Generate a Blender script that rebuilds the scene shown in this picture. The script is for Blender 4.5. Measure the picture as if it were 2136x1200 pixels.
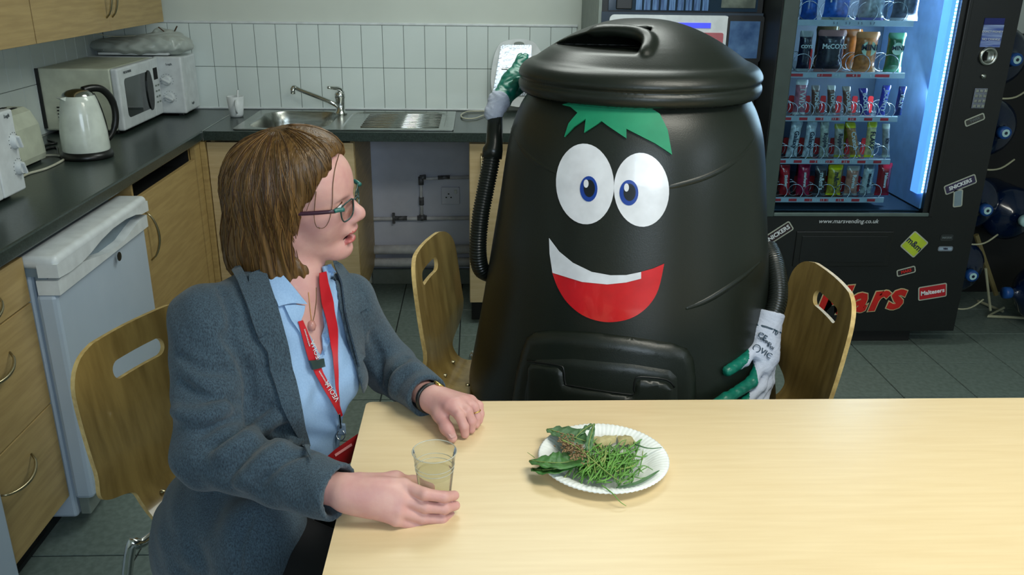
import bpy, bmesh, math, random
import numpy as np
from mathutils import Vector, Matrix
random.seed(7)
PI = math.pi
for o in list(bpy.data.objects): bpy.data.objects.remove(o)
SC = bpy.context.scene
COL = SC.collection

# ------------------------------------------------------------------ camera, world, lights, exposure
CAM = np.array([1.76079, -4.23899, 1.56376])
YAW, PITCH, ROLL, FPX = 0.0422073, 0.358377, 0.0139209, 1784.65
cy, sy = math.cos(YAW), math.sin(YAW)
CF = np.array([sy*math.cos(PITCH), cy*math.cos(PITCH), -math.sin(PITCH)])
_r = np.array([cy, -sy, 0.]); _u = np.cross(_r, CF)
CR = math.cos(ROLL)*_r + math.sin(ROLL)*_u
CU = -math.sin(ROLL)*_r + math.cos(ROLL)*_u
cd = bpy.data.cameras.new('camera'); cam = bpy.data.objects.new('camera', cd); COL.objects.link(cam)
cd.sensor_width = 36; cd.lens = FPX*36/2136; cd.clip_start = .05; cd.clip_end = 60
m = Matrix.Identity(4)
for i in range(3):
    m[i][0] = CR[i]; m[i][1] = CU[i]; m[i][2] = -CF[i]; m[i][3] = CAM[i]
cam.matrix_world = m
SC.camera = cam
SC.view_settings.view_transform = 'Standard'; SC.view_settings.look = 'None'
SC.view_settings.gamma = 1; SC.view_settings.use_curve_mapping = False
SC.view_settings.exposure = 0.0
w = bpy.data.worlds.new('world'); SC.world = w; w.use_nodes = True
w.node_tree.nodes['Background'].inputs[0].default_value = (.75, .9, 1, 1)
w.node_tree.nodes['Background'].inputs[1].default_value = .6

def area(name, loc, target, sx, sy_, power, col):
    l = bpy.data.lights.new(name, 'AREA'); l.shape = 'RECTANGLE'; l.size = sx; l.size_y = sy_
    l.energy = power; l.color = col
    o = bpy.data.objects.new(name, l); COL.objects.link(o); o.location = loc
    o.rotation_euler = (Vector(target)-Vector(loc)).to_track_quat('-Z', 'Y').to_euler()
    return o
area('ceiling_light_near', (2.75, -3.35, 2.44), (2.75, -3.35, 0), 1.15, .55, 27, (1, .97, .84))
area('ceiling_light_far', (2.0, -1.3, 2.44), (2.0, -1.3, 0), 1.15, .55, 17, (.93, 1, .93))
area('window_daylight', (2.3, -5.9, 1.75), (1.9, -2.0, 1.0), 1.5, 1.1, 46, (.72, .86, 1))
area('window_daylight_side', (4.85, -4.2, 1.7), (2.2, -3.2, .8), 1.2, 1.0, 20, (.8, .9, 1))

def ray(px, py): return CF + CR*(px-1068)/FPX + CU*(600-py)/FPX
def un(px, py, **k):
    """the point of the room seen at a picture point, on a given plane x=, y=, z= or at depth d="""
    d = ray(px, py); (a, v), = k.items(); i = 'xyz'.find(a)
    if a == 'd': return CAM + d*v
    return CAM + d*(v-CAM[i])/d[i]

# ------------------------------------------------------------------ materials
def lin(c):
    return tuple(((v/255)/12.92 if v/255 <= .04045 else ((v/255+.055)/1.055)**2.4) for v in c)
MATS = {}
def mat(name, rgb, rough=.5, metal=0, rgb2=None, scale=20, stretch=(1, 1, 1), bump=0, bscale=None, spec=.5, emis=0, detail=3, coat=0, mixp=(.35, .65), sheen=0, sss=0):
    if name in MATS: return MATS[name]
    m = bpy.data.materials.new(name); m.use_nodes = True; MATS[name] = m
    nt = m.node_tree; b = nt.nodes['Principled BSDF']
    b.inputs['Base Color'].default_value = (*lin(rgb), 1)
    b.inputs['Roughness'].default_value = rough; b.inputs['Metallic'].default_value = metal
    b.inputs['Specular IOR Level'].default_value = spec
    b.inputs['Coat Weight'].default_value = coat
    b.inputs['Sheen Weight'].default_value = sheen
    if sss:
        b.inputs['Subsurface Weight'].default_value = sss; b.inputs['Subsurface Scale'].default_value = .01
        b.inputs['Subsurface Radius'].default_value = (1, .4, .25)
    if emis:
        b.inputs['Emission Color'].default_value = (*lin(rgb), 1); b.inputs['Emission Strength'].default_value = emis
    tc = nt.nodes.new('ShaderNodeTexCoord'); mp = nt.nodes.new('ShaderNodeMapping')
    mp.inputs['Scale'].default_value = stretch; nt.links.new(tc.outputs['Object'], mp.inputs[0])
    nz = nt.nodes.new('ShaderNodeTexNoise'); nz.inputs['Scale'].default_value = scale; nz.inputs['Detail'].default_value = detail
    nt.links.new(mp.outputs[0], nz.inputs['Vector'])
    if rgb2 is None: rgb2 = tuple(max(0, c*.93) for c in rgb)
    rp = nt.nodes.new('ShaderNodeValToRGB'); rp.color_ramp.elements[0].position = mixp[0]; rp.color_ramp.elements[1].position = mixp[1]
    rp.color_ramp.elements[0].color = (*lin(rgb2), 1); rp.color_ramp.elements[1].color = (*lin(rgb), 1)
    nt.links.new(nz.outputs['Fac'], rp.inputs[0]); nt.links.new(rp.outputs[0], b.inputs['Base Color'])
    if bump:
        n2 = nt.nodes.new('ShaderNodeTexNoise'); n2.inputs['Scale'].default_value = bscale or scale; n2.inputs['Detail'].default_value = 4
        nt.links.new(mp.outputs[0], n2.inputs['Vector'])
        bp = nt.nodes.new('ShaderNodeBump'); bp.inputs['Strength'].default_value = bump; bp.inputs['Distance'].default_value = .003
        nt.links.new(n2.outputs['Fac'], bp.inputs['Height']); nt.links.new(bp.outputs[0], b.inputs['Normal'])
    return m
def glassmat(name, tint=(255, 255, 255), refl=.12, rough=.02, solid=0, scol=(230, 235, 235)):
    """thin clear sheet: see-through with a surface reflection"""
    m = bpy.data.materials.new(name); m.use_nodes = True; nt = m.node_tree; MATS[name] = m
    for n in list(nt.nodes): nt.nodes.remove(n)
    out = nt.nodes.new('ShaderNodeOutputMaterial'); tr = nt.nodes.new('ShaderNodeBsdfTransparent'); gl = nt.nodes.new('ShaderNodeBsdfGlossy')
    tr.inputs[0].default_value = (*lin(tint), 1); gl.inputs['Roughness'].default_value = rough
    fr = nt.nodes.new('ShaderNodeLayerWeight'); fr.inputs[0].default_value = refl
    mx = nt.nodes.new('ShaderNodeMixShader'); nt.links.new(fr.outputs['Fresnel'], mx.inputs[0])
    nt.links.new(tr.outputs[0], mx.inputs[1]); nt.links.new(gl.outputs[0], mx.inputs[2])
    last = mx
    if solid:
        df = nt.nodes.new('ShaderNodeBsdfDiffuse'); df.inputs[0].default_value = (*lin(scol), 1)
        m2 = nt.nodes.new('ShaderNodeMixShader'); m2.inputs[0].default_value = solid
        nt.links.new(mx.outputs[0], m2.inputs[1]); nt.links.new(df.outputs[0], m2.inputs[2]); last = m2
    nt.links.new(last.outputs[0], out.inputs[0])
    return m

M = dict(
 wall=mat('painted_wall', (205, 212, 204), .75, rgb2=(198, 205, 197), scale=3, bump=.05, bscale=180),
 tile=mat('glazed_tile', (216, 226, 224), .16, rgb2=(209, 220, 218), scale=4, coat=.3),
 grout=mat('grout', (128, 136, 132), .9),
 floort=mat('floor_tile', (112, 126, 120), .42, rgb2=(96, 110, 104), scale=55, detail=6, bump=.05, bscale=90),
 floorg=mat('floor_joint', (34, 42, 40), .9),
 cab=mat('beech_laminate', (178, 152, 100), .42, rgb2=(160, 134, 86), scale=6, stretch=(1, 1, 14), bump=.03, bscale=30),
 cabh=mat('beech_laminate_along', (178, 152, 100), .42, rgb2=(163, 137, 88), scale=5, stretch=(6, 1.2, 14)),
 cabpale=mat('beech_laminate_pale', (198, 176, 136), .42, rgb2=(186, 163, 122), scale=6, stretch=(1, 1, 14)),
 table=mat('table_laminate', (230, 208, 166), .33, rgb2=(223, 199, 155), scale=4, stretch=(1.5, 22, 1), detail=5, mixp=(.3, .7)),
 tedge=mat('table_edge', (200, 176, 130), .45),
 ply=mat('beech_plywood', (154, 128, 72), .32, rgb2=(126, 102, 54), scale=7, stretch=(5, 5, .8), detail=5, coat=.25),
 plyedge=mat('plywood_edge', (208, 180, 118), .45, rgb2=(180, 150, 92), scale=60),
 worktop=mat('dark_speckled_worktop', (52, 64, 60), .28, rgb2=(36, 46, 43), scale=160, detail=2),
 chrome=mat('chrome', (205, 208, 205), .16, 1),
 steel=mat('brushed_steel', (180, 183, 178), .27, 1, rgb2=(150, 154, 148), scale=60, stretch=(.2, 6, 1)),
 brass=mat('satin_nickel', (178, 168, 136), .3, 1),
 white=mat('white_plastic', (214, 220, 222), .35),
 fridge=mat('fridge_enamel', (178, 192, 206), .35, rgb2=(172, 187, 202), scale=5),
 cream=mat('cream_plastic', (196, 202, 182), .4),
 enamel=mat('kettle_enamel', (218, 226, 216), .22, coat=.4),
 black=mat('black_plastic', (17, 19, 18), .35),
 blacks=mat('black_soft', (10, 11, 11), .7),
 dark=mat('dark_void', (9, 10, 9), .8),
 gglass=mat('microwave_glass', (22, 30, 28), .08, coat=.5),
 vend=mat('vending_black', (12, 16, 16), .4, rgb2=(9, 12, 12), scale=8),
 vendin=mat('vending_interior', (40, 62, 84), .55),
 grey=mat('grey_panel', (122, 132, 126), .5),
 paint=mat('white_pipe_paint', (226, 228, 234), .5, rgb2=(205, 208, 216), scale=30),
 baywall=mat('bay_wall', (212, 216, 232), .8, rgb2=(200, 205, 222), scale=7),
 copper=mat('tarnished_fitting', (70, 72, 76), .5, .3, rgb2=(120, 122, 128), scale=60),
 bin=mat('compost_plastic', (23, 29, 23), .37, rgb2=(21, 27, 21), scale=3, bump=.08, bscale=320),
 hose=mat('ribbed_hose', (26, 31, 27), .3),
 eyew=mat('eye_card_white', (232, 236, 244), .25, coat=.3),
 eyeb=mat('iris_blue', (22, 66, 160), .3),
 pupil=mat('pupil_black', (12, 20, 30), .3),
 red=mat('mouth_red', (212, 28, 36), .22, coat=.5),
 leafg=mat('felt_green', (14, 140, 100), .6),
 gwhite=mat('glove_knit', (196, 204, 222), .8, bump=.5, bscale=500),
 ggreen=mat('glove_latex', (10, 118, 98), .35, rgb2=(8, 100, 84), scale=70, bump=.15, bscale=200),
 ink=mat('glove_print', (40, 66, 84), .6),
 skin=mat('skin', (210, 163, 154), .5, rgb2=(200, 148, 143), scale=28, sss=.15, bump=.06, bscale=200),
 lip=mat('lip', (190, 104, 102), .4),
 mouthin=mat('mouth_inside', (60, 20, 20), .6),
 hair=mat('auburn_hair', (110, 80, 38), .38, rgb2=(70, 47, 21), scale=42, stretch=(3, 3, .28), detail=6, bump=.6, bscale=90, mixp=(.3, .7)),
 hairl=mat('light_hair_strand', (126, 92, 48), .4), haird=mat('dark_hair_strand', (70, 42, 16), .4),
 jacket=mat('blue_grey_tweed', (66, 86, 100), .95, rgb2=(40, 54, 66), scale=520, stretch=(1, 1, .4), detail=3, bump=.35, bscale=900, sheen=.15, mixp=(.35, .65)),
 lining=mat('jacket_lining', (18, 22, 26), .6),
 shirt=mat('pale_blue_shirt', (150, 184, 222), .75, rgb2=(142, 176, 216), scale=300, bump=.1, bscale=300),
 trouser=mat('black_trousers', (10, 10, 13), .9),
 lany=mat('lanyard_red', (196, 16, 34), .55),
 cardred=mat('card_holder_red', (150, 12, 20), .3, coat=.4),
 teal=mat('teal_frame', (22, 58, 56), .3), purple=mat('purple_frame', (66, 36, 52), .3),
 lens=glassmat('spectacle_lens', refl=.25), pane=glassmat('cabinet_glass', (225, 240, 245), refl=.12, rough=.03),
 cup=glassmat('clear_cup', (236, 238, 228), refl=.12, rough=.08, solid=.06), cuprim=glassmat('clear_cup_rim', (245, 245, 240), refl=.2, rough=.1, solid=.4, scol=(235, 235, 225)), water=glassmat('still_water', (249, 249, 244), refl=.12, rough=.01),
 bag=glassmat('clear_bag', (235, 240, 235), refl=.35, rough=.2, solid=.42, scol=(232, 240, 234)),
 bottle=mat('blue_bottle', (6, 26, 56), .15, coat=.3), cap=mat('bottle_cap', (28, 80, 150), .4), capw=mat('cap_sticker', (180, 220, 220), .5),
 rack=mat('rack_wire', (170, 170, 140), .4), pot=mat('paper_plate', (236, 240, 238), .55),
 leaf=mat('leaf_green', (70, 124, 56), .45, rgb2=(52, 100, 44), scale=40), leafd=mat('leaf_dark', (58, 98, 56), .5, rgb2=(78, 118, 74), scale=40),
 grass=mat('grass_green', (108, 160, 70), .5, rgb2=(80, 132, 52), scale=50), grassl=mat('grass_pale', (140, 160, 84), .55),
 seed=mat('seed_head', (146, 118, 84), .8), teab=mat('teabag', (186, 176, 130), .85, rgb2=(150, 140, 96), scale=60, bump=.3, bscale=120),
 wtext=mat('white_print', (220, 226, 228), .5), ktext=mat('dark_print', (30, 36, 60), .5), gtext=mat('grey_print', (90, 98, 100), .5),
 marsred=mat('logo_red', (196, 28, 22), .4), gold=mat('logo_rim', (198, 184, 140), .4),
 led=mat('led_light', (190, 220, 255), .5, emis=14), ledp=mat('led_side_panel', (150, 190, 240), .4),
 strip=mat('price_strip', (176, 190, 205), .3), stripr=mat('price_strip_red', (196, 40, 52), .4),
 divid=mat('red_divider', (200, 26, 34), .45), wire=mat('coil_wire', (200, 205, 215), .25, .8),
 foil=mat('foil', (200, 204, 206), .2, 1, bump=.3, bscale=60), gold2=mat('gold', (220, 190, 110), .2, 1),
 nail=mat('nail', (222, 176, 168), .3), cable=mat('white_cable', (190, 190, 170), .5), kbd=mat('keypad_metal', (120, 126, 140), .35, .5),
)
M['lid'] = M['bin']

# ------------------------------------------------------------------ object helpers
def tag(o, label=None, cat=None, group=None, kind=None):
    if label: o['label'] = label
    if cat: o['category'] = cat
    if group: o['group'] = group
    if kind: o['kind'] = kind
    return o
def thing(name, label, cat, loc=(0, 0, 0), rz=0, group=None):
    o = bpy.data.objects.new(name, None); COL.objects.link(o); o.empty_display_size = .05
    o.location = loc; o.rotation_euler = (0, 0, rz)
    return tag(o, label, cat, group)
def wmat(o):
    mm = Matrix.Translation(o.location) @ o.rotation_euler.to_matrix().to_4x4()
    if o.parent: mm = wmat(o.parent) @ o.matrix_parent_inverse @ mm
    return mm
def link(name, me, mt, parent=None, local=False):
    """mesh given in room coordinates (or in the parent's own with local=True)"""
    o = bpy.data.objects.new(name, me); COL.objects.link(o)
    mts = mt if isinstance(mt, (list, tuple)) else [mt]
    for q in mts: me.materials.append(M[q] if isinstance(q, str) else q)
    if parent:
        o.parent = parent
        if not local: o.matrix_parent_inverse = wmat(parent).inverted()
    return o
def mesh(name, V, F, mt, parent=None, smooth=False, local=False, mi=None):
    me = bpy.data.meshes.new(name); me.from_pydata([tuple(map(float, v)) for v in V], [], [tuple(map(int, f)) for f in F]); me.update()
    if smooth: me.polygons.foreach_set('use_smooth', [True]*len(me.polygons))
    o = link(name, me, mt, parent, local)
    if mi is not None: me.polygons.foreach_set('material_index', mi)
    return o
class B:
    def __init__(s): s.bm = bmesh.new()
    def box(s, lo, hi, bev=0, rot=None, seg=2):
        r = bmesh.ops.create_cube(s.bm, size=1); vs = r['verts']
        lo, hi = Vector(lo), Vector(hi); c = (lo+hi)/2; d = hi-lo
        for v in vs: v.co = Vector((v.co.x*d.x, v.co.y*d.y, v.co.z*d.z))
        if bev:
            es = list({e for v in vs for e in v.link_edges})
            r2 = bmesh.ops.bevel(s.bm, geom=es, offset=min(bev, min(d)*.49), segments=seg, affect='EDGES', profile=.5)
            vs = list({v for f in r2['faces'] for v in f.verts} | {v for v in vs if v.is_valid})
        for v in vs:
            v.co = (rot @ v.co if rot else v.co) + c
        return s
    def tube(s, path, r, n=8, cap=True, closed=False):
        path = [Vector(tuple(map(float, p))) for p in path]; N = len(path)
        rr = r if isinstance(r, (list, tuple)) else [r]*N
        rings = []; up = None
        for i, p in enumerate(path):
            a = path[(i-1) % N] if (i or closed) else p; b = path[(i+1) % N] if (i < N-1 or closed) else p
            t = (b-a).normalized()
            if up is None: up = Vector((0, 0, 1)) if abs(t.z) < .9 else Vector((1, 0, 0))
            x = t.cross(up)
            if x.length < 1e-5: x = t.orthogonal()
            x.normalize(); y = x.cross(t).normalized(); up = y
            rings.append([s.bm.verts.new(p + (x*math.cos(2*PI*k/n)+y*math.sin(2*PI*k/n))*rr[i]) for k in range(n)])
        for i in range(N if closed else N-1):
            A, Bq = rings[i], rings[(i+1) % N]
            for k in range(n): s.bm.faces.new((A[k], A[(k+1) % n], Bq[(k+1) % n], Bq[k]))
        if cap and not closed:
            s.bm.faces.new(rings[0][::-1]); s.bm.faces.new(rings[-1])
        return s
    def lathe(s, prof, c=(0, 0, 0), n=32, R=None, flute=None):
        rings = []
        for (r, z) in prof:
            if r < 1e-5:
                v = Vector((0, 0, z)); v = (R @ v if R else v)+Vector(tuple(c)); rings.append([s.bm.verts.new(v)]); continue
            ring = []
            for k in range(n):
                a = 2*PI*k/n; zz = z + (flute(a, r) if flute else 0)
                v = Vector((r*math.cos(a), r*math.sin(a), zz)); v = (R @ v if R else v)+Vector(tuple(c))
                ring.append(s.bm.verts.new(v))
            rings.append(ring)
        for A, Bq in zip(rings, rings[1:]):
            if len(A) == 1 and len(Bq) == 1: continue
            for k in range(n):
                if len(A) == 1: s.bm.faces.new((A[0], Bq[(k+1) % n], Bq[k]))
                elif len(Bq) == 1: s.bm.faces.new((A[k], A[(k+1) % n], Bq[0]))
                else: s.bm.faces.new((A[k], A[(k+1) % n], Bq[(k+1) % n], Bq[k]))
        return s
    def prism(s, pts, f0, f1):
        """pts 2-D; f0, f1 map (u,v) to the back and front point"""
        a = [s.bm.verts.new(Vector(tuple(f0(*p)))) for p in pts]; b = [s.bm.verts.new(Vector(tuple(f1(*p)))) for p in pts]
        n = len(pts); s.bm.faces.new(a[::-1]); s.bm.faces.new(b)
        for i in range(n): s.bm.faces.new((a[i], a[(i+1) % n], b[(i+1) % n], b[i]))
        return s
    def to(s, name, mt, parent=None, smooth=False, local=False, angle=None):
        bmesh.ops.recalc_face_normals(s.bm, faces=s.bm.faces)
        me = bpy.data.meshes.new(name); s.bm.to_mesh(me); s.bm.free()
        if smooth or angle:
            me.polygons.foreach_set('use_smooth', [True]*len(me.polygons))
            if angle: me.set_sharp_from_angle(angle=math.radians(angle))
        return link(name, me, mt, parent, local)
def copy_tree(o, parent=None):
    c = o.copy(); COL.objects.link(c); c.parent = parent
    for ch in list(o.children): copy_tree(ch, c)
    return c
def smoothpath(pts, n=6):
    pts = [np.array(p, float) for p in pts]; out = []
    P = [pts[0]]+pts+[pts[-1]]
    for i in range(1, len(P)-2):
        for k in range(n):
            t = k/n; a, b, c, d = P[i-1], P[i], P[i+1], P[i+2]
            out.append(.5*((2*b)+(c-a)*t+(2*a-5*b+4*c-d)*t*t+(3*b-a-3*c+d)*t**3))
    out.append(pts[-1]); return out
def text(s, size, mt, o, xd, yd, parent, name='lettering', ext=.0006, off=0, shear=0, align='CENTER', spacing=1):
    """lettering laid on a surface: o centre, xd reading direction, yd up direction"""
    cu = bpy.data.curves.new(name, 'FONT'); cu.body = s; cu.size = size; cu.extrude = ext; cu.offset = off; cu.shear = shear
    cu.align_x = align; cu.align_y = 'CENTER'; cu.resolution_u = 2; cu.space_character = spacing
    t = bpy.data.objects.new('tmp', cu); COL.objects.link(t)
    me = bpy.data.meshes.new_from_object(t.evaluated_get(bpy.context.evaluated_depsgraph_get()))
    bpy.data.objects.remove(t); bpy.data.curves.remove(cu)
    x = Vector(tuple(xd)).normalized(); y = Vector(tuple(yd)); y = (y-x*y.dot(x)).normalized(); z = x.cross(y)
    mm = Matrix.Identity(4)
    for i in range(3): mm[i][0], mm[i][1], mm[i][2], mm[i][3] = x[i], y[i], z[i], float(o[i])
    me.transform(mm); me.materials.clear()
    return link(name, me, mt, parent)
def rrect(x0, y0, x1, y1, r, n=4):
    out = []
    for cx, cyy, a0 in ((x1-r, y0+r, -90), (x1-r, y1-r, 0), (x0+r, y1-r, 90), (x0+r, y0+r, 180)):
        for k in range(n+1):
            a = math.radians(a0+90*k/n); out.append((cx+r*math.cos(a), cyy+r*math.sin(a)))
    return out

# ------------------------------------------------------------------ smooth solids from distance functions
def smin(a, b, k):
    h = np.maximum(k-np.abs(a-b), 0)/k; return np.minimum(a, b)-h*h*k*.25
def rc(a, b, ra, rb=None):
    a = np.asarray(a, float); b = np.asarray(b, float); rb = ra if rb is None else rb
    ab = b-a; L = ab@ab+1e-12
    def f(P):
        t = np.clip((P-a)@ab/L, 0, 1); q = P-a-t[:, None]*ab
        return np.sqrt((q*q).sum(1))-(ra+(rb-ra)*t)
    return f
def el(c, r, R=None):
    c = np.asarray(c, float); r = np.asarray(r, float)
    def f(P):
        q = P-c
        if R is not None: q = q@R
        k0 = np.sqrt(((q/r)**2).sum(1)); k1 = np.sqrt(((q/(r*r))**2).sum(1))+1e-9
        return k0*(k0-1)/k1
    return f
def halfspace(o, n):
    o = np.asarray(o, float); n = np.asarray(n, float); n = n/np.linalg.norm(n)
    return lambda P: (P-o)@n
def poly2(pts):
    pts = np.asarray(pts, float)
    def f(U):
        d = np.full(len(U), 1e9); ins = np.zeros(len(U), bool); n = len(pts)
        for i in range(n):
            a, b = pts[i], pts[(i+1) % n]; e = b-a; w_ = U-a
            t = np.clip(w_@e/(e@e+1e-12), 0, 1); q = w_-t[:, None]*e; d = np.minimum(d, (q*q).sum(1))
            c = (a[1] > U[:, 1]) != (b[1] > U[:, 1])
            with np.errstate(divide='ignore', invalid='ignore'):
                xi = a[0]+(U[:, 1]-a[1])*(b[0]-a[0])/(b[1]-a[1])
            ins ^= c & (U[:, 0] < xi)
        d = np.sqrt(d); return np.where(ins, -d, d)
    return f
class SDF:
    def __init__(s): s.ops = []
    def add(s, f, k=.01): s.ops.append(('+', f, k)); return s
    def sub(s, f, k=.01): s.ops.append(('-', f, k)); return s
    def cut(s, f, k=.005): s.ops.append(('&', f, k)); return s
    def disp(s, f): s.ops.append(('n', f, 0)); return s
    def ev(s, P, ops=None):
        D = None
        for op, f, k in (ops or s.ops):
            d = f(P)
            if op == '+': D = d if D is None else smin(D, d, k)
            elif D is None: pass
            elif op == '-': D = -smin(-D, d, k)
            elif op == '&': D = -smin(-D, -d, k)
            else: D = D+d
        return D
    def __call__(s, P): return s.ev(np.atleast_2d(P))
    def mesh(s, lo, hi, h, NB=24):
        lo = np.asarray(lo, float); hi = np.asarray(hi, float)
        nb = np.ceil((hi-lo)/(h*NB)).astype(int); hd = h*NB*.5*1.75
        idx = np.stack(np.meshgrid(*[np.arange(n) for n in nb], indexing='ij'), -1).reshape(-1, 3)
        cen = lo+(idx+.5)*NB*h
        D = s.ev(cen); act = np.abs(D) < hd*1.35+.01
        pd = [(f(cen) if op == '+' else None) for op, f, k in s.ops]
        dm = np.min([p for p in pd if p is not None], axis=0)
        KV = []; KP = []; Q = []; BIG = 1 << 20
        g = np.arange(-1, NB+2)
        G = np.stack(np.meshgrid(g, g, g, indexing='ij'), -1).reshape(-1, 3); n = NB+3
        for bi in np.nonzero(act)[0]:
            ops = [o for o, p in zip(s.ops, pd) if p is None or p[bi] < dm[bi]+2.3*hd+o[2]]
            gi = G+idx[bi]*NB
            V = s.ev(lo+gi*h, ops).reshape(n, n, n)
            sg = V < 0
            if sg.all() or not sg.any(): continue
            cs = [(a, b, c) for a in (0, 1) for b in (0, 1) for c in (0, 1)]
            sl = lambda A, c: A[c[0]:n-1+c[0], c[1]:n-1+c[1], c[2]:n-1+c[2]]
            cnt = sum(sl(sg, c).astype(np.int8) for c in cs)
            I = np.nonzero((cnt > 0) & (cnt < 8)); acc = np.zeros((len(I[0]), 3)); nn = np.zeros(len(I[0]))
            for ax in range(3):
                for c in cs:
                    if c[ax]: continue
                    c2 = list(c); c2[ax] = 1
                    va = V[I[0]+c[0], I[1]+c[1], I[2]+c[2]]; vb = V[I[0]+c2[0], I[1]+c2[1], I[2]+c2[2]]
                    x = (va < 0) != (vb < 0); t = np.where(x, va/np.where(x, va-vb, 1), 0)
                    p = np.zeros((len(va), 3)); p[:] = c; p[:, ax] += t
                    acc[x] += p[x]; nn += x
            base = np.stack(I, -1)
            pos = lo+(base+acc/nn[:, None]+G[0]+idx[bi]*NB)*h
            off = idx[bi]*NB+2
            key = lambda A: ((A[..., 0]+off[0]-1)*BIG+(A[..., 1]+off[1]-1))*BIG+(A[..., 2]+off[2]-1)
            KV.append(key(base)); KP.append(pos)
            for ax in range(3):
                e = np.eye(3, dtype=int)[ax]; o1 = np.eye(3, dtype=int)[(ax+1) % 3]; o2 = np.eye(3, dtype=int)[(ax+2) % 3]
                A = sg[1:NB+1, 1:NB+1, 1:NB+1]; Bq = sg[1+e[0]:NB+1+e[0], 1+e[1]:NB+1+e[1], 1+e[2]:NB+1+e[2]]
                J = np.stack(np.nonzero(A != Bq), -1)
                if not len(J): continue
                fl = A[J[:, 0], J[:, 1], J[:, 2]]; J = J+1
                q = np.stack([key(J-o1-o2), key(J-o2), key(J), key(J-o1)], -1)
                q[~fl] = q[~fl][:, ::-1]; Q.append(q)
        K = np.concatenate(KV); P = np.concatenate(KP); Q = np.concatenate(Q)
        ku, fi = np.unique(K, return_index=True)
        F = np.searchsorted(ku, Q)
        return P[fi], F
def sdfobj(parts, name, mt, parent=None, matfn=None, xf=None):
    Vs = []; Fs = []; o = 0
    for V, F in parts:
        Vs.append(V); Fs.append(F+o); o += len(V)
    V = np.concatenate(Vs); F = np.concatenate(Fs)
    if xf is not None: V = xf(V)
    me = bpy.data.meshes.new(name); me.vertices.add(len(V)); me.vertices.foreach_set('co', V.astype(np.float32).ravel())
    me.loops.add(F.size); me.loops.foreach_set('vertex_index', F.astype(np.int32).ravel())
    me.polygons.add(len(F)); me.polygons.foreach_set('loop_start', np.arange(0, F.size, 4, dtype=np.int32))
    me.polygons.foreach_set('use_smooth', np.ones(len(F), bool)); me.update(calc_edges=True); me.validate()
    ob = link(name, me, mt, parent)
    if matfn is not None:
        c = V[F].mean(1); me.polygons.foreach_set('material_index', matfn(c).astype(np.int32))
    return ob
def trace(f, px, py, t0=.8, t1=3.5, step=.7):
    """where the sight line through a picture point meets the solid f"""
    px = np.atleast_1d(px).astype(float); py = np.atleast_1d(py).astype(float)
    d = CF[None]+CR[None]*((px-1068)/FPX)[:, None]+CU[None]*((600-py)/FPX)[:, None]
    L = np.linalg.norm(d, axis=1); t = np.full(len(px), t0); best = t.copy(); bd = np.full(len(px), 1e9)
    for i in range(160):
        P = CAM+d*t[:, None]; D = f(P)
        b = D < bd; best[b] = t[b]; bd[b] = D[b]
        t = np.minimum(t+np.where(D > 2e-4, D*step/L, 0), t1)
    return CAM+d*best[:, None]
def normal(f, P, e=.004):
    N = np.stack([f(P+np.eye(3)[i]*e)-f(P-np.eye(3)[i]*e) for i in range(3)], -1)
    return N/(np.linalg.norm(N, axis=1)[:, None]+1e-9)
def patch(name, pts, f, mt, parent, off=.001, thick=.002, step=14, holes=(), smooth=True, nrm=None, tfn=None, epsn=.004):
    """a sheet cut to an outline and laid on the solid f"""
    bm = bmesh.new(); es = []
    for lp in [pts]+list(holes):
        vs = [bm.verts.new((p[0], p[1], 0)) for p in lp]
        es += [bm.edges.new((vs[i], vs[(i+1) % len(vs)])) for i in range(len(vs))]
    bmesh.ops.triangle_fill(bm, edges=es, use_beauty=True, use_dissolve=False)
    A = np.array(pts, float); mn, mx = A.min(0), A.max(0)
    for ax in (0, 1):
        v = mn[ax]+step
        while v < mx[ax]:
            co = [0, 0, 0]; co[ax] = v; no = [0, 0, 0]; no[ax] = 1
            bmesh.ops.bisect_plane(bm, geom=bm.verts[:]+bm.edges[:]+bm.faces[:], plane_co=co, plane_no=no, dist=1e-4); v += step
    bmesh.ops.remove_doubles(bm, verts=bm.verts, dist=.02)
    bm.verts.index_update(); n = len(bm.verts)
    P2 = np.array([v.co[:2] for v in bm.verts]); P = trace(f, P2[:, 0], P2[:, 1]); N = normal(f, P, epsn)
    faces = [[v.index for v in fc.verts] for fc in bm.faces]
    be = [(e.verts[0].index, e.verts[1].index) for e in bm.edges if len(e.link_faces) == 1]
    bm.free()
    th = thick if tfn is None else tfn(P2)[:, None]
    top = P+N*(off+th); bot = P+N*(off if thick > 0 else 0)
    V = np.concatenate([top, bot]); F = faces+[[i+n for i in fc[::-1]] for fc in faces]+[[a, b, b+n, a+n] for a, b in be]
    b = B()
    vs = [b.bm.verts.new(v) for v in V]
    for fc in F:
        try: b.bm.faces.new([vs[i] for i in fc])
        except ValueError: pass
    return b.to(name, mt, parent, angle=50 if smooth else None)
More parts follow.
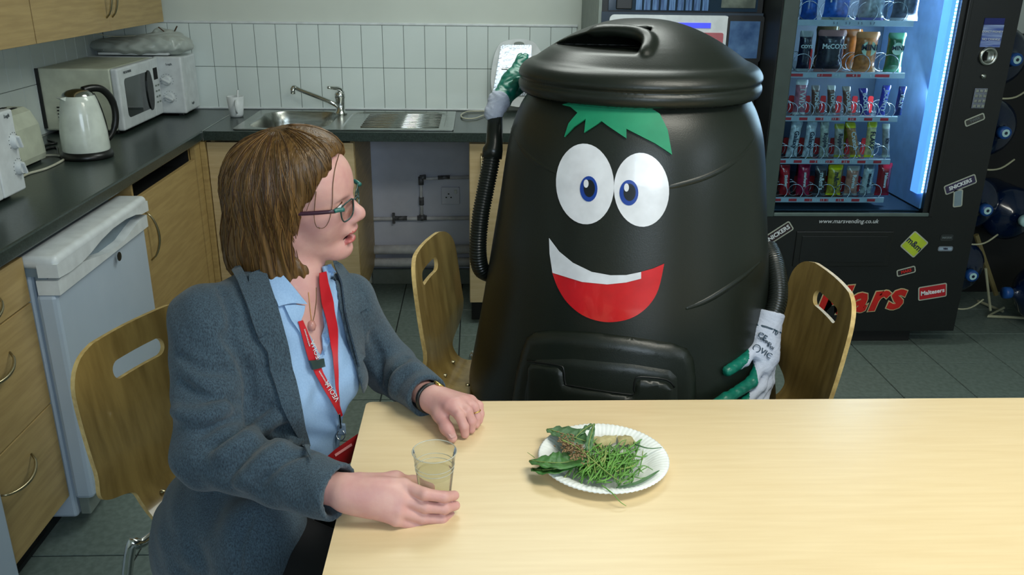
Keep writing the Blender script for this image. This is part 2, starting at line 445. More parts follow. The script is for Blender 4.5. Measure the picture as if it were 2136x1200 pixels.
# ------------------------------------------------------------------ the room
def struct(o): o['kind'] = 'structure'; return o
floor = struct(B().box((-.2, -6, -.1), (5, .1, -.004)).to('floor', 'floorg'))
tm = None
for i in range(-1, 17):
    for j in range(-9, 4):
        x0 = 1.385+.2925*(i-4); y0 = -.99+.305*j
        if x0 < .1 or x0 > 4.65: continue
        if x0 < .3 and y0 > -2.8: continue
        if tm is None:
            t = B().box((.0025, .0025, -.012), (.29, .3025, 0), .0012, seg=1).to('tile', 'floort', floor); tm = t.data; base = t
        else:
            t = base.copy(); COL.objects.link(t)
        t.location = (x0, y0, 0)
back = struct(B().box((0, 0, 0), (4.9, .1, 2.5)).to('wall_back', 'wall'))
left = struct(B().box((-.1, -6, 0), (0, .1, 2.5)).to('wall_left', 'wall'))
right = struct(B().box((4.9, -6, 0), (5, .1, 2.5)).to('wall_right', 'wall'))
struct(B().box((-.1, -6.1, 0), (5, -6, 2.5)).to('wall_front', 'wall'))
struct(B().box((-.1, -6.1, 2.5), (5, .1, 2.6)).to('ceiling', 'wall'))
# grout beds and glazed tiles (two rows above the worktop)
B().box((0.002, -.0035, .905), (2.232, 0, 1.3)).to('grout_bed', 'grout', back)
B().box((0, -2.6, .905), (.0035, -.004, 1.3)).to('grout_bed', 'grout', left)
tb = None
for k in range(-5, 18):
    for r in range(2):
        xa = max(.508+.1*k+.0012, .006); xb = min(.508+.1*(k+1)-.0012, 2.231)
        if xb-xa < .09:
            if xb-xa > .01: B().box((xa, -.0075, .906+.1975*r), (xb, -.003, .906+.1975*r+.1951), .001, seg=1).to('tile', 'tile', back)
            continue
        if tb is None:
            tb = B().box((0, -.0075, 0), (.0976, -.003, .1951), .001, seg=1).to('tile', 'tile', back); t = tb
        else: t = tb.copy(); COL.objects.link(t)
        t.location = (xa, 0, .906+.1975*r)
tl = None
for k in range(26):
    for r in range(2):
        if tl is None:
            tl = B().box((.003, 0, 0), (.0075, .0976, .1951), .001, seg=1).to('tile', 'tile', left); t = tl
        else: t = tl.copy(); COL.objects.link(t)
        t.location = (0, -.0085-.1*(k+1)+.0012, .906+.1975*r)
struct(B().box((0, -.011, 1.2995), (2.235, 0, 1.311), .003).to('trim_1', 'white'))
struct(B().box((0.008, -.014, .904), (1.9, 0, .912), .003).to('trim_2', 'white'))
struct(B().box((1.21, -.018, 0), (1.74, 0, .085), .004).to('baseboard_back', 'grey'))
struct(B().box((1.2, -.004, .08), (1.76, 0, .87)).to('wall_recess', 'baywall'))
# windows behind and beside the photographer
for n, lo, hi, axis in ((1, (1.5, -6.02, 1.15), (3.1, -5.97, 2.35), 0), (2, (4.88, -4.85, 1.15), (4.93, -3.55, 2.25), 1)):
    fb = B(); (x0, y0, z0), (x1, y1, z1) = lo, hi
    for zz in (z0, z1): fb.box((x0-.03, y0, zz-.03), (x1+.03 if not axis else x1, y1 if not axis else y1+.03, zz+.03))
    if not axis:
        for xx in (x0, (x0+x1)/2, x1): fb.box((xx-.03, y0, z0), (xx+.03, y1, z1))
    else:
        for yy in (y0, (y0+y1)/2, y1): fb.box((x0, yy-.03, z0), (x1, yy+.03, z1))
    wf = struct(fb.to('window_%d' % n, 'white'))
    B().box((x0, y0-.005 if not axis else y0, z0), (x1+ (0 if not axis else .005), y1-.04 if not axis else y1, z1)).to('pane', 'pane', wf)
for (x, y, d) in ((2.75, -3.35, 'nearer the table'), (2.0, -1.3, 'nearer the sink')):
    c = thing('ceiling_light', 'white recessed ceiling light panel, the one '+d, 'light', (x, y, 2.45))
    B().box((x-.62, y-.32, 2.455), (x+.62, y+.32, 2.4995), .01).to('housing', 'white', c)
    B().box((x-.58, y-.28, 2.448), (x+.58, y+.28, 2.456)).to('diffuser', mat('diffuser', (235, 240, 235), .5, emis=2), c)
# pipes in the open bay under the worktop
p = thing('wall_pipe', 'thin white-painted pipework with tarnished joints across the bay wall', 'pipe', (1.2, -.02, .37))
B().tube([(1.1, -.022, .355), (1.72, -.022, .362)], .010, 10).to('pipe', 'paint', p, smooth=True)
B().tube([(1.475, -.022, .36), (1.475, -.022, .565), (1.72, -.022, .575)], .009, 10).to('pipe', 'paint', p, smooth=True)
for a, b, r in (((1.475, -.022, .35), (1.475, -.022, .378), .014), ((1.452, -.022, .361), (1.5, -.022, .362), .0135), ((1.475, -.022, .535), (1.475, -.022, .575), .014), ((1.47, -.022, .57), (1.5, -.022, .574), .0135),
                ((1.475, -.022, .43), (1.475, -.022, .47), .0125), ((1.56, -.022, .571), (1.62, -.022, .574), .0105), ((1.33, -.022, .359), (1.40, -.022, .36), .012)):
    B().tube([a, b], r, 10).to('joint', 'copper', p, smooth=True)
B().tube([(1.333, -.03, .335), (1.333, -.03, .39)], .007, 8).to('valve', 'copper', p, smooth=True)
p2 = thing('heating_pipe', 'fat white heating pipe low on the bay wall, upper of two', 'pipe', (1.2, -.05, .2))
B().tube([(1.1, -.045, .198), (1.72, -.045, .203)], .024, 14).to('pipe', 'paint', p2, smooth=True)
p3 = thing('heating_pipe', 'fat white heating pipe just above the skirting, lower of two', 'pipe', (1.2, -.05, .13))
B().tube([(1.1, -.045, .128), (1.72, -.045, .132)], .024, 14).to('pipe', 'paint', p3, smooth=True)
s = thing('wall_socket', 'white single wall socket under the worktop beside the pipes', 'socket', (1.622, 0, .474))
B().box((1.575, -.016, .43), (1.668, -.003, .52), .004).to('face_plate', 'baywall', s)
B().box((1.64, -.02, .488), (1.655, -.014, .508), .002).to('switch', 'white', s)
for dx, dz in ((-.012, 0), (.012, 0), (0, .018)): B().box((1.612+dx-.004, -.0168, .468+dz-.003), (1.612+dx+.004, -.0158, .468+dz+.003)).to('pin_hole', 'black', s)

# ------------------------------------------------------------------ worktops and cabinets
t = thing('worktop', 'long dark speckled worktop running along the left wall', 'worktop', (.3, -1.3, .86))
B().box((0.008, -2.75, .862), (.602, -.012, .902), .006).to('slab', 'worktop', t)
t = thing('worktop', 'dark speckled worktop along the back wall, holding the sink', 'worktop', (1.3, -.3, .86))
for lo, hi in (((.606, -.602, .862), (.76, -.012, .902)), ((1.12, -.602, .862), (2.225, -.012, .902)), ((.76, -.602, .862), (1.12, -.56, .902)), ((.76, -.07, .862), (1.12, -.012, .902))):
    B().box(lo, hi, .0 if lo[0] == .76 else .002).to('slab', 'worktop', t)
B().box((.601, -.604, .861), (.607, -.012, .9035), .001).to('joint_strip', 'steel', t)

def arc_handle(a, b, out, r=.005, mt='brass', parent=None, bow=.03):
    a, b, out = np.array(a, float), np.array(b, float), np.array(out, float)
    pts = [a+(b-a)*k/12+out*math.sin(PI*k/12)**.6*bow if 0 < k < 12 else a+(b-a)*k/12 for k in range(13)]
    return B().tube(pts, [r*(.55+.45*math.sin(PI*k/12)) for k in range(13)], 8).to('handle', mt, parent, smooth=True)
# left run, nearest unit: three drawers
c = thing('drawer_unit', 'beech drawer unit with three drawers at far left, bow handles', 'cabinet', (.3, -2.25, 0))
B().box((.02, -2.425, .12), (.562, -2.095, .858)).to('carcass', 'cabh', c)
B().box((.05, -2.43, 0.001), (.50, -2.1, .12)).to('plinth', 'blacks', c)
for z0, z1, hz in ((.722, .845, .79), (.422, .718, .64), (.118, .418, .345)):
    d = B().box((.564, -2.428, z0), (.582, -2.093, z1), .0015).to('drawer', 'cabh', c)
    z = hz
    arc_handle((.583, -2.40, z-.018), (.583, -2.235, z+.0), (1, 0, -.45), .005, 'brass', d, .034)
# unit between fridge and corner
c = thing('base_cabinet', 'beech base cabinet between fridge and corner, dark gap above its door', 'cabinet', (.3, -.97, 0))
cb = B()
cb.box((.02, -1.30, .12), (.56, -1.284, .858)).box((.02, -.675, .12), (.56, -.662, .858)).box((.02, -1.284, .12), (.56, -.675, .14)).box((.02, -1.284, .12), (.04, -.675, .858)).box((.54, -1.284, .843), (.562, -.675, .858))
cb.to('carcass', 'cabh', c)
B().box((.05, -1.3, 0.001), (.50, -.66, .12)).to('plinth', 'blacks', c)
B().box((.44, -1.283, .15), (.45, -.676, .842)).box((.45, -1.283, .76), (.56, -.676, .77)).box((.45, -.685, .77), (.56, -.677, .842)).to('gap_shade_sheets', 'dark', c)  # dark sheets added inside so the gap above the door reads as black shade
d = B().box((.563, -1.298, .118), (.581, -.668, .795), .0015).to('door', 'cabh', c)
arc_handle((.582, -1.262, .735), (.582, -1.262, .555), (1, .25, 0), .005, 'brass', d, .035)
c = thing('corner_post', 'beech corner post joining the left and back cabinets', 'panel', (.57, -.62, 0))
B().box((.563, -.664, .12), (.585, -.583, .858), .001).to('panel', 'cabh', c)
B().box((.586, -.60, .12), (.606, -.561, .858), .001).to('panel', 'cab', c)
c = thing('sink_cabinet', 'pale beech cabinet under the sink, behind the woman', 'cabinet', (.9, -.3, 0))
B().box((.622, -.56, .12), (.64, -.02, .858)).box((1.212, -.56, .12), (1.23, -.02, .858)).box((.64, -.56, .12), (1.212, -.02, .14)).to('carcass', 'cab', c)
B().box((.62, -.5, .001), (1.225, -.46, .12)).to('plinth', 'blacks', c)
B().box((.609, -.579, .118), (.905, -.562, .852), .0015).to('door', 'cabpale', c)
B().box((.908, -.579, .118), (1.228, -.562, .852), .0015).to('door', 'cabpale', c)
c = thing('base_cabinet', 'pale beech base cabinet right of the bay, behind the compost bin', 'cabinet', (1.95, -.3, 0))
B().box((1.722, -.56, .12), (2.22, -.02, .858)).to('carcass', 'cabpale', c)
B().box((1.73, -.5, .001), (2.22, -.46, .12)).to('plinth', 'blacks', c)
d = B().box((1.724, -.579, .118), (2.22, -.562, .852), .0015).to('door', 'cabpale', c)
arc_handle((1.775, -.580, .81), (1.775, -.580, .52), (0, -1, 0), .005, 'brass', d, .03)
# wall cabinets
for y0, y1, lab, seams in ((-1.30, -.10, 'beech wall cabinet near the corner, two long bar handles hanging down', (-.70,)), (-2.5, -1.304, 'beech wall cabinet nearest the camera, plain doors', (-1.9,))):
    c = thing('wall_cabinet', lab, 'cabinet', (.16, (y0+y1)/2, 1.31))
    B().box((.001, y0, 1.312), (.308, y1, 2.05), .001).to('carcass', 'cabh', c)
    ys = [y0]+list(seams)+[y1]
    for a, b in zip(ys, ys[1:]):
        d = B().box((.311, a+.0015, 1.31), (.329, b-.0015, 2.05), .0015).to('door', 'cabh', c)
        yy = b-.028 if b in seams else a+.028
        if y0 > -2: arc_handle((.330, yy, 1.36), (.330, yy, 1.55), (1, 0, 0), .0055, 'brass', d, .03)
# fridge
c = thing('fridge', 'pale white under-counter fridge with curved handle recess', 'fridge', (.35, -1.76, 0))
Y0, Y1 = -2.085, -1.44
B().box((.04, Y0+.01, .03), (.585, Y1-.01, .83), .01).to('body', 'fridge', c)
B().box((.59, Y0, .1), (.645, Y1, .735), .012).to('door', 'fridge', c)
top = B().box((.56, Y0-.004, .806), (.664, Y1+.004, .842), .017, seg=5)
arch = [(Y0-.004, .822), (Y0-.004, .785), (Y0+.06, .780), (Y0+.14, .782), (Y0+.20, .790), (Y0+.27, .803), (Y0+.36, .812), (Y0+.46, .812), (Y0+.54, .804), (Y0+.59, .792), (Y1+.004, .788), (Y1+.004, .822)]
top.prism(arch, lambda u, v: (.61, u, v), lambda u, v: (.664, u, v)); top.to('top_trim', 'white', c, angle=50)
B().box((.56, Y0+.004, .785), (.612, Y1-.004, .81)).to('recess_back', mat('fridge_shade', (120, 136, 146), .5), c)  # recess is the enamel darkened in its colour, to read as shade
prof = [(Y0, .735), (Y1, .735), (Y1, .775)]
prof += [(Y1-.06, .775), (Y1-.12, .765), (Y1-.2, .748), (Y1-.32, .748), (Y1-.42, .765), (Y1-.5, .778), (Y0+.03, .778), (Y0, .775)]
B().prism(prof, lambda u, v: (.60, u, v), lambda u, v: (.657, u, v)).to('handle_strip', 'white', c)
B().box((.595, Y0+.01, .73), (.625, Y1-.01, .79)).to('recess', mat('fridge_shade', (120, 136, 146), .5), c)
B().lathe([(0, 0), (.014, 0), (.014, .002), (0, .002)], (.658, -1.70, .715), 20, Matrix.Rotation(PI/2, 3, 'Y')).to('badge', 'black', c)
B().box((.59, Y0+.02, .035), (.62, Y1-.02, .095), .004).to('kick_plate', 'grey', c)
c = thing('appliance', 'pale grey floor appliance cut off at the lower left edge', 'appliance', (.35, -2.7, 0))
B().box((.05, -2.98, .02), (.59, -2.44, .85), .012).to('body', 'fridge', c)
B().box((.59, -2.98, .1), (.615, -2.44, .83), .01).to('door', 'fridge', c)

# ------------------------------------------------------------------ sink, tap and things on the worktops
c = thing('sink', 'stainless steel sink with bowl left and ribbed drainer right', 'sink', (1.19, -.32, .905))
X0, X1, SY0, SY1 = .722, 1.655, -.575, -.062
bowl = rrect(.765, -.548, 1.115, -.095, .10, 6)
bm = bmesh.new(); es = []
for lp in (rrect(X0, SY0, X1, SY1, .012, 2), bowl, rrect(1.17, -.54, 1.615, -.10, .06, 5)):
    vs = [bm.verts.new((q[0], q[1], .908)) for q in lp]; es += [bm.edges.new((vs[i], vs[(i+1) % len(vs)])) for i in range(len(vs))]
bmesh.ops.triangle_fill(bm, edges=es, use_beauty=True)
r = bmesh.ops.extrude_face_region(bm, geom=bm.faces[:])
for v in r['geom']:
    if isinstance(v, bmesh.types.BMVert): v.co.z -= .004
b_ = B(); b_.bm.free(); b_.bm = bm; b_.to('rim', 'steel', c)
def inset_bowl(lp, cx, cyy, steps):
    b = B(); rings = []
    for sc, z in steps: rings.append([b.bm.verts.new((cx+(x-cx)*sc, cyy+(y-cyy)*sc, z)) for x, y in lp])
    for A, Bq in zip(rings, rings[1:]):
        for k in range(len(A)): b.bm.faces.new((A[k], A[(k+1) % len(A)], Bq[(k+1) % len(A)], Bq[k]))
    b.bm.faces.new(rings[-1]); return b
inset_bowl(bowl, .94, -.32, [(1, .908), (.985, .903), (.95, .86), (.92, .77), (.86, .752), (.3, .748)]).to('bowl', 'steel', c, angle=60)
inset_bowl(rrect(1.17, -.54, 1.615, -.10, .06, 5), 1.39, -.32, [(1, .908), (.985, .9045), (.97, .9035)]).to('drainer', 'steel', c)
for k in range(9):
    B().tube([(1.25, -.15-.042*k, .9038), (1.59, -.15-.042*k, .9045)], .0055, 8).to('rib', 'chrome', c, smooth=True)
B().lathe([(0, .002), (.035, .002), (.04, .0)], (.94, -.32, .7485), 20).to('drain', 'chrome', c, smooth=True)
c = thing('tap', 'chrome mixer tap with long angled spout over the sink bowl', 'tap', (1.118, -.17, .905))
tb0 = np.array([1.118, -.17, .909])
B().lathe([(0, 0), (.03, 0), (.028, .008), (.021, .014), (.021, .07), (.024, .075), (.024, .092), (.018, .102), (0, .104)], tb0, 24).to('body', 'chrome', c, smooth=True)
tp = un(614, 183, x=.90)
sp = smoothpath([tb0+[0, 0, .028], tb0+[-.05, -.015, .06], tb0+(tp-tb0)*.85+[0, 0, .005], tp+[.0, 0, .002], tp+[-.008, -.002, -.006]], 5)
B().tube(sp, .0095, 12).to('spout', 'chrome', c, smooth=True)
B().tube([tp+[-.008, -.002, -.002], tp+[-.008, -.002, -.028]], .011, 12).to('nozzle', 'chrome', c, smooth=True)
B().tube(smoothpath([tb0+[.005, 0, .1], tb0+[-.0, -.01, .117], tb0+[-.045, -.05, .128]], 4), [.018, .016, .013, .011, .010, .009, .008, .007, .006][:9], 10).to('lever', 'chrome', c, smooth=True)
q = un(494, 243, z=.903)
c = thing('mug', 'white mug with a small brush in it, left of the sink', 'mug', q)
B().lathe([(0, 0), (.028, 0), (.031, .01), (.038, .092), (.0355, .092), (.029, .012), (0, .01)], q, 28).to('cup', 'white', c, smooth=True)
B().tube(smoothpath([q+[.012, -.034, .078], q+[.018, -.064, .066], q+[.017, -.062, .034], q+[.012, -.032, .022]], 4), .0045, 8).to('handle', 'white', c, smooth=True)
B().tube([q+[.004, .006, .012], q+[.012, .012, .118]], .005, 8).to('brush', 'white', c, smooth=True)
# white tray with foil tray, leaning on the splashback
c = thing('serving_board', 'white oval board with a cut-out grip, leaning on the splashback tiles', 'board', (1.87, -.06, .905))
lean = lambda u, v, o: (u, -.075+.055*(v-.905)/.36-o, v)
P0 = [un(x, y, y=-.05) for x, y in ((1075, 82), (1045, 90), (1030, 120), (1024, 165), (1030, 200), (1050, 215), (1085, 222), (1120, 222), (1135, 190), (1135, 130), (1120, 95), (1100, 84))]
P0 = smoothpath(P0+[P0[0]], 4)[:-1]
B().prism([(p_[0], p_[2]) for p_ in P0], lambda u, v: lean(u, v, 0), lambda u, v: lean(u, v, .008)).to('board', 'white', c)
gp = un(1083, 92, y=-.05); B().prism([(gp[0]+.025*math.cos(a*PI/8), gp[2]+.010*math.sin(a*PI/8)) for a in range(16)], lambda u, v: lean(u, v, .007), lambda u, v: lean(u, v, .0095)).to('grip_hole', 'grey', c)
c = thing('foil_tray', 'crinkled silver foil tray propped on the white board', 'tray', (1.87, -.09, .905))
a0 = un(1048, 97, y=-.08); a1 = un(1110, 97, y=-.08); a2 = un(1105, 200, y=-.08); a3 = un(1030, 200, y=-.08)
fx = lambda u, v, o: tuple(np.array(lean(0, (a0*(1-u)*(1-v)+a1*u*(1-v)+a3*(1-u)*v+a2*u*v)[2], .012+o))*[0, 1, 1]+[(a0*(1-u)*(1-v)+a1*u*(1-v)+a3*(1-u)*v+a2*u*v)[0], 0, 0])
fb = B()
for k in range(12):
    u0 = k/12; fb.prism([(u0, -.02), (u0+1/14, -.02), (u0+1/14, .05), (u0, .05)], lambda u, v: fx(u, v, 0), lambda u, v: fx(u, v, .008)); fb.prism([(-.04, u0), (.04, u0), (.04, u0+1/14), (-.04, u0+1/14)], lambda u, v: fx(u, v, 0), lambda u, v: fx(u, v, .008))
fb.to('crimped_rim', 'foil', c)
B().prism([(0, 0), (1, 0), (1, 1), (0, 1)], lambda u, v: fx(u, v, -.002), lambda u, v: fx(u, v, .002)).to('pan', 'foil', c)
B().tube([fx(.1, .45, .003), fx(.95, .5, .003)], .006, 8).to('fold', 'foil', c)
c = thing('cable', 'loop of white cable on the back worktop beside the bin hose', 'cable', (1.75, -.25, .905))
lp = [un(x, y, z=.908) for x, y in ((1020, 232), (1000, 232), (975, 233), (962, 240), (968, 247), (990, 247), (1008, 241), (1025, 238), (1050, 240))]
B().tube(smoothpath(lp, 5), .0035, 8).to('cord', 'cable', c, smooth=True)
# microwaves
def microwave_big():
    c = thing('microwave', 'large white microwave with dark oval-handled window, behind the kettle', 'microwave', (.15, -.43, .905))
    x1 = .30; y0, y1, z0, z1 = -.70, -.238, .918, 1.165
    B().box((.012, y0, z0), (x1, y1, z1), .008).to('case', 'cream', c)
    for yy in (y0+.05, y1-.05):
        for xx in (.04, .26): B().box((xx, yy-.01, .9025), (xx+.02, yy+.01, .92)).to('foot', 'black', c)
    B().box((x1-.002, y0, z0), (x1+.028, -.331, z1), .008, seg=3).to('door', 'white', c)
    B().box((x1-.002, -.329, z0), (x1+.026, y1, z1), .006, seg=3).to('control_panel', 'white', c)
    B().prism(rrect(y0+.055, z0+.045, -.352, z1-.045, .02), lambda u, v: (x1+.02, u, v), lambda u, v: (x1+.0295, u, v)).to('window', 'gglass', c)
    B().prism([(-.383+.036*math.cos(a*PI/12)-.0, z0+.122+.085*math.sin(a*PI/12)) for a in range(24)], lambda u, v: (x1+.026, u, v), lambda u, v: (x1+.034, u, v)).to('handle', 'black', c)
    B().box((x1+.025, -.308, 1.075), (x1+.0275, -.262, 1.125)).to('display', 'dark', c)
    for r in range(4):
        for q in range(2): B().box((x1+.025, -.304+.03*q, 1.045-.024*r), (x1+.028, -.288+.03*q, 1.052-.024*r)).to('button', 'grey', c)
    for r in range(6):
        for q in range(3): B().box((.07+.05*q, y0-.002, .945+.013*r), (.105+.05*q, y0+.001, .950+.013*r)).to('vent_slot', 'dark', c)
    B().box((.01, y0-.006, z0+.01), (.022, y0+.0, z1)).to('case_seam', 'black', c)
    text('MICROWAVE', .014, 'gtext', (x1+.029, -.60, z1-.022), (0, 1, 0), (0, 0, 1), c)
microwave_big()
c = thing('microwave', 'small white microwave with two dials in the corner, bag on top', 'microwave', (.2, -.14, .905))
B().box((.012, -.200, .915), (.425, -.02, 1.165), .008).to('case', 'white', c)
B().box((.012, -.226, .915), (.30, -.199, 1.165), .006).to('door', 'white', c)
B().box((.303, -.233, .915), (.428, -.199, 1.168), .008, seg=3).to('control_panel', 'white', c)
for xx in (.05, .38):
    for yy in (-.20, -.05): B().box((xx, yy, .9025), (xx+.02, yy+.015, .916)).to('foot', 'black', c)
def dial(px, py, pl, parent, r=.022, ax='y'):
    q = un(px, py, **pl); R = Matrix.Rotation(PI/2, 3, 'X') if ax == 'y' else Matrix.Rotation(PI/2, 3, 'Y')
    d = B().lathe([(r, 0), (r, .004), (r*.8, .014), (0, .015)], q, 24, R).to('dial', 'white', parent, angle=40)
    bx = B()
    if ax == 'y': bx.box(q+[-r*.9, -.022, -.004], q+[r*.9, -.012, .004], .002, Matrix.Rotation(.5, 3, 'Y'))
    else: bx.box(q+[.012, -.004, -r*.9], q+[.022, .004, r*.9], .002, Matrix.Rotation(.4, 3, 'X'))
    bx.to('grip', 'white', d)
    rb = B()
    for k in range(11):
        a = math.radians(-30+24*k); e = np.array([math.cos(a), 0, math.sin(a)]) if ax == 'y' else np.array([0, math.cos(a), math.sin(a)])
        cc = q+e*r*1.3; rb.box(cc-.0012, cc+.0012)
    rb.to('scale_marks', 'gtext', parent)
dial(348, 168, dict(y=-.233), c); dial(355, 204, dict(y=-.233), c)
q = un(352, 134, y=-.2345); text('Logik', .013, 'gtext', q, (1, 0, 0), (0, 0, 1), c)
q = un(403, 214, x=.4258); text('Logik', .016, 'gtext', q, (0, 1, 0), (0, 0, 1), c)
c = thing('microwave', 'small white microwave with two dials cut off at the left edge', 'microwave', (.2, -1.85, .905))
B().box((.02, -2.08, .915), (.36, -1.652, 1.152), .008).to('case', 'white', c)
B().box((.36, -1.775, .915), (.392, -1.648, 1.155), .006, seg=3).to('control_panel', 'white', c)
B().box((.36, -2.08, .915), (.392, -1.778, 1.155), .006, seg=3).to('door', 'white', c)
B().box((.388, -2.05, .95), (.3935, -1.80, 1.12), .002).to('window', 'gglass', c)
for yy in (-2.05, -1.69): B().box((.05, yy, .9025), (.08, yy+.02, .916)).box((.33, yy, .9025), (.35, yy+.02, .916)).to('foot', 'black', c)
dial(29, 296, dict(x=.392), c, .021, 'x'); dial(39, 350, dict(x=.392), c, .021, 'x')
q = un(14, 242, x=.3935); text('Logik', .014, 'gtext', q, (0, 1, 0), (0, 0, 1), c)
# toaster
c = thing('toaster', 'cream plastic toaster behind the white microwave at left edge', 'toaster', (.14, -1.36, .905))
tp_ = [(-.0, .0), (.145, .0), (.15, .02), (.142, .12), (.12, .165), (.10, .178), (.045, .178), (.02, .165), (.005, .12), (-.005, .02)]
B().prism(tp_, lambda u, v: (u+.088, -1.50, v+.912), lambda u, v: (u+.088, -1.185, v+.912)).to('body', 'cream', c)
B().box((.135, -1.47, 1.085), (.150, -1.22, 1.092)).to('slot', 'dark', c); B().box((.17, -1.47, 1.085), (.185, -1.22, 1.092)).to('slot', 'dark', c)
B().box((.10, -1.49, .9025), (.22, -1.195, .913)).to('base', 'black', c)
B().box((.145, -1.186, 1.01), (.175, -1.165, 1.025), .003).to('lever', 'black', c)
# bag of trays on the small microwave
c = thing('plastic_bag', 'clear plastic bag of trays lying on the small corner microwave', 'bag', (.25, -.14, 1.17))
S = SDF().add(el((.23, -.135, 1.205), (.23, .11, .045)), .03).add(el((.33, -.13, 1.225), (.11, .09, .035)), .03).add(rc((.38, -.12, 1.25), (.31, -.12, 1.268), .018), .03)
S.cut(halfspace((0, 0, 1.171), (0, 0, -1)), .004).disp(lambda P: .004*np.sin(P[:, 0]*90+3*np.sin(P[:, 1]*60))*np.sin(P[:, 2]*110+P[:, 1]*50))
sdfobj([S.mesh((-.02, -.27, 1.15), (.5, 0, 1.32), .006)], 'bag', 'bag', c)
B().box((.06, -.22, 1.172), (.37, -.06, 1.182), .003).box((.08, -.21, 1.19), (.38, -.06, 1.198), .003).to('tray', 'white', c)
B().tube([(.34, -.14, 1.268), (.318, -.15, 1.29)], .003, 6).to('tie', 'haird', c); B().tube([(.385, -.14, 1.272), (.402, -.15, 1.294)], .003, 6).to('tie', 'haird', c)
# kettle
kq = un(183, 326, z=.905)
c = thing('kettle', 'white enamel jug kettle with black handle and chrome lid', 'kettle', kq)
B().lathe([(0, -.0025), (.086, -.0025), (.088, .008), (.082, .022), (0, .024)], kq, 36).to('base', 'black', c, smooth=True)
B().lathe([(.078, .024), (.080, .03), (.078, .09), (.070, .15), (.060, .197), (.054, .214), (.05, .218)], kq, 40).to('body', 'enamel', c, smooth=True)
B().lathe([(.052, .217), (.049, .224), (.036, .233), (.016, .238), (0, .239)], kq, 36).to('lid', 'chrome', c, smooth=True)
hd = np.array([.62, .78, 0]); hd /= np.linalg.norm(hd)
hp = [kq+hd*a+np.array([0, 0, z]) for a, z in ((.02, .232), (.055, .236), (.09, .228), (.118, .195), (.128, .15), (.122, .105), (.105, .07), (.085, .05))]
B().tube(smoothpath(hp, 5), [.013]*18+[.012]*10+[.010]*8, 12).to('handle', 'black', c, smooth=True)
B().tube(smoothpath([kq+hd*a+np.array([0, 0, z]) for a, z in ((.052, .215), (.068, .17), (.079, .11), (.083, .05))], 4), .009, 10).to('handle_spine', 'black', c, smooth=True)
sd = -hd; B().prism([(0, .2), (.0, .217), (.022, .214)], lambda u, v: kq+sd*(.05+u)+np.array([sd[1], -sd[0], 0])*.016+[0, 0, v], lambda u, v: kq+sd*(.05+u)-np.array([sd[1], -sd[0], 0])*.016+[0, 0, v]).to('spout', 'enamel', c)
c = thing('cable', 'white cable curling on the worktop left of the kettle', 'cable', (.2, -1.3, .905))
B().tube(smoothpath([un(x, y, z=.9065) for x, y in ((40, 372), (60, 362), (95, 352), (125, 338), (134, 330), (118, 324), (90, 325), (72, 332))], 5), .0042, 8).to('cord', 'cable', c, smooth=True)
c = thing('cable', 'black power lead tangled between kettle and large microwave', 'cable', (.1, -1.1, .905))
B().tube(smoothpath([un(x, y, z=.906) for x, y in ((135, 332), (122, 322), (118, 308), (100, 310), (82, 316), (95, 303), (118, 298), (100, 292))], 5), .004, 8).to('cord', 'black', c, smooth=True)
c = thing('cable', 'thin white lead hanging off the tiles above the corner microwave', 'cable', (.1, -.1, 1.28))
B().tube(smoothpath([(.02, -.42, 1.30), (.06, -.33, 1.285), (.13, -.24, 1.255), (.22, -.16, 1.252)], 5), .002, 6).to('cord', 'cable', c, smooth=True)
# ------------------------------------------------------------------ coffee machine
c = thing('coffee_machine', 'tall dark drinks machine with white front panel behind the bin lid', 'vending machine', (2.6, -.3, 0))
b = B(); b.box((2.262, -.6, .02), (2.925, -.02, 1.86)); b.to('case', 'vend', c)
B().box((2.25, -.615, .0), (2.262, -.02, 1.86)).to('side_panel', 'grey', c)
B().box((2.262, -.62, .02), (2.925, -.602, 1.335)).to('front', 'vend', c)
B().box((2.262, -.62, 1.335), (2.925, -.602, 1.40)).to('front_rail', mat('rail_blue', (26, 44, 60), .4), c)
q0, q1 = un(1272, 30, y=-.625), un(1515, 118, y=-.625)
B().prism(rrect(q0[0], 1.02, q1[0], q0[2], .02), lambda u, v: (u, -.618, v), lambda u, v: (u, -.628, v)).to('selection_panel', 'white', c)
q0, q1 = un(1398, 47, y=-.629), un(1482, 59, y=-.629)
B().box((q0[0], -.63, q1[2]), (q1[0], -.627, q0[2])).to('display', mat('display_blue', (70, 80, 235), .4, emis=.5), c)
q0, q1 = un(1455, 68, y=-.629), un(1506, 100, y=-.629)
B().prism(rrect(q0[0], q1[2], q1[0], q0[2], .008), lambda u, v: (u, -.626, v), lambda u, v: (u, -.632, v)).to('button_panel', mat('dull_red', (176, 92, 100), .4), c)
for k in range(3): B().box((q0[0]+.02+.025*k, -.6335, q1[2]+.03), (q0[0]+.028+.025*k, -.631, q1[2]+.036)).to('button', 'white', c)
q0, q1 = un(1519, 32, y=-.625), un(1584, 130, y=-.625)
B().prism(rrect(q0[0], q1[2], q1[0], q0[2], .012), lambda u, v: (u, -.618, v), lambda u, v: (u, -.630, v)).to('cup_bay_frame', 'vend', c)
q0, q1 = un(1524, 44, y=-.632), un(1578, 122, y=-.632)
B().box((q0[0], -.632, q1[2]), (q1[0], -.629, q0[2])).to('cup_bay_window', mat('bay_blue', (84, 116, 156), .15, rgb2=(50, 78, 120), scale=14), c)
B().box((2.29, -.61, 1.405), (2.90, -.6, 1.80)).to('display_window', mat('window_dark', (24, 44, 62), .1), c)
for k in range(9):
    B().box((2.40+.034*k, -.614, 1.408), (2.425+.034*k, -.609, 1.62)).to('cup_stack', mat('cup_blue', (92, 130, 176), .25, rgb2=(40, 66, 110), scale=40, stretch=(6, 1, .3)), c)
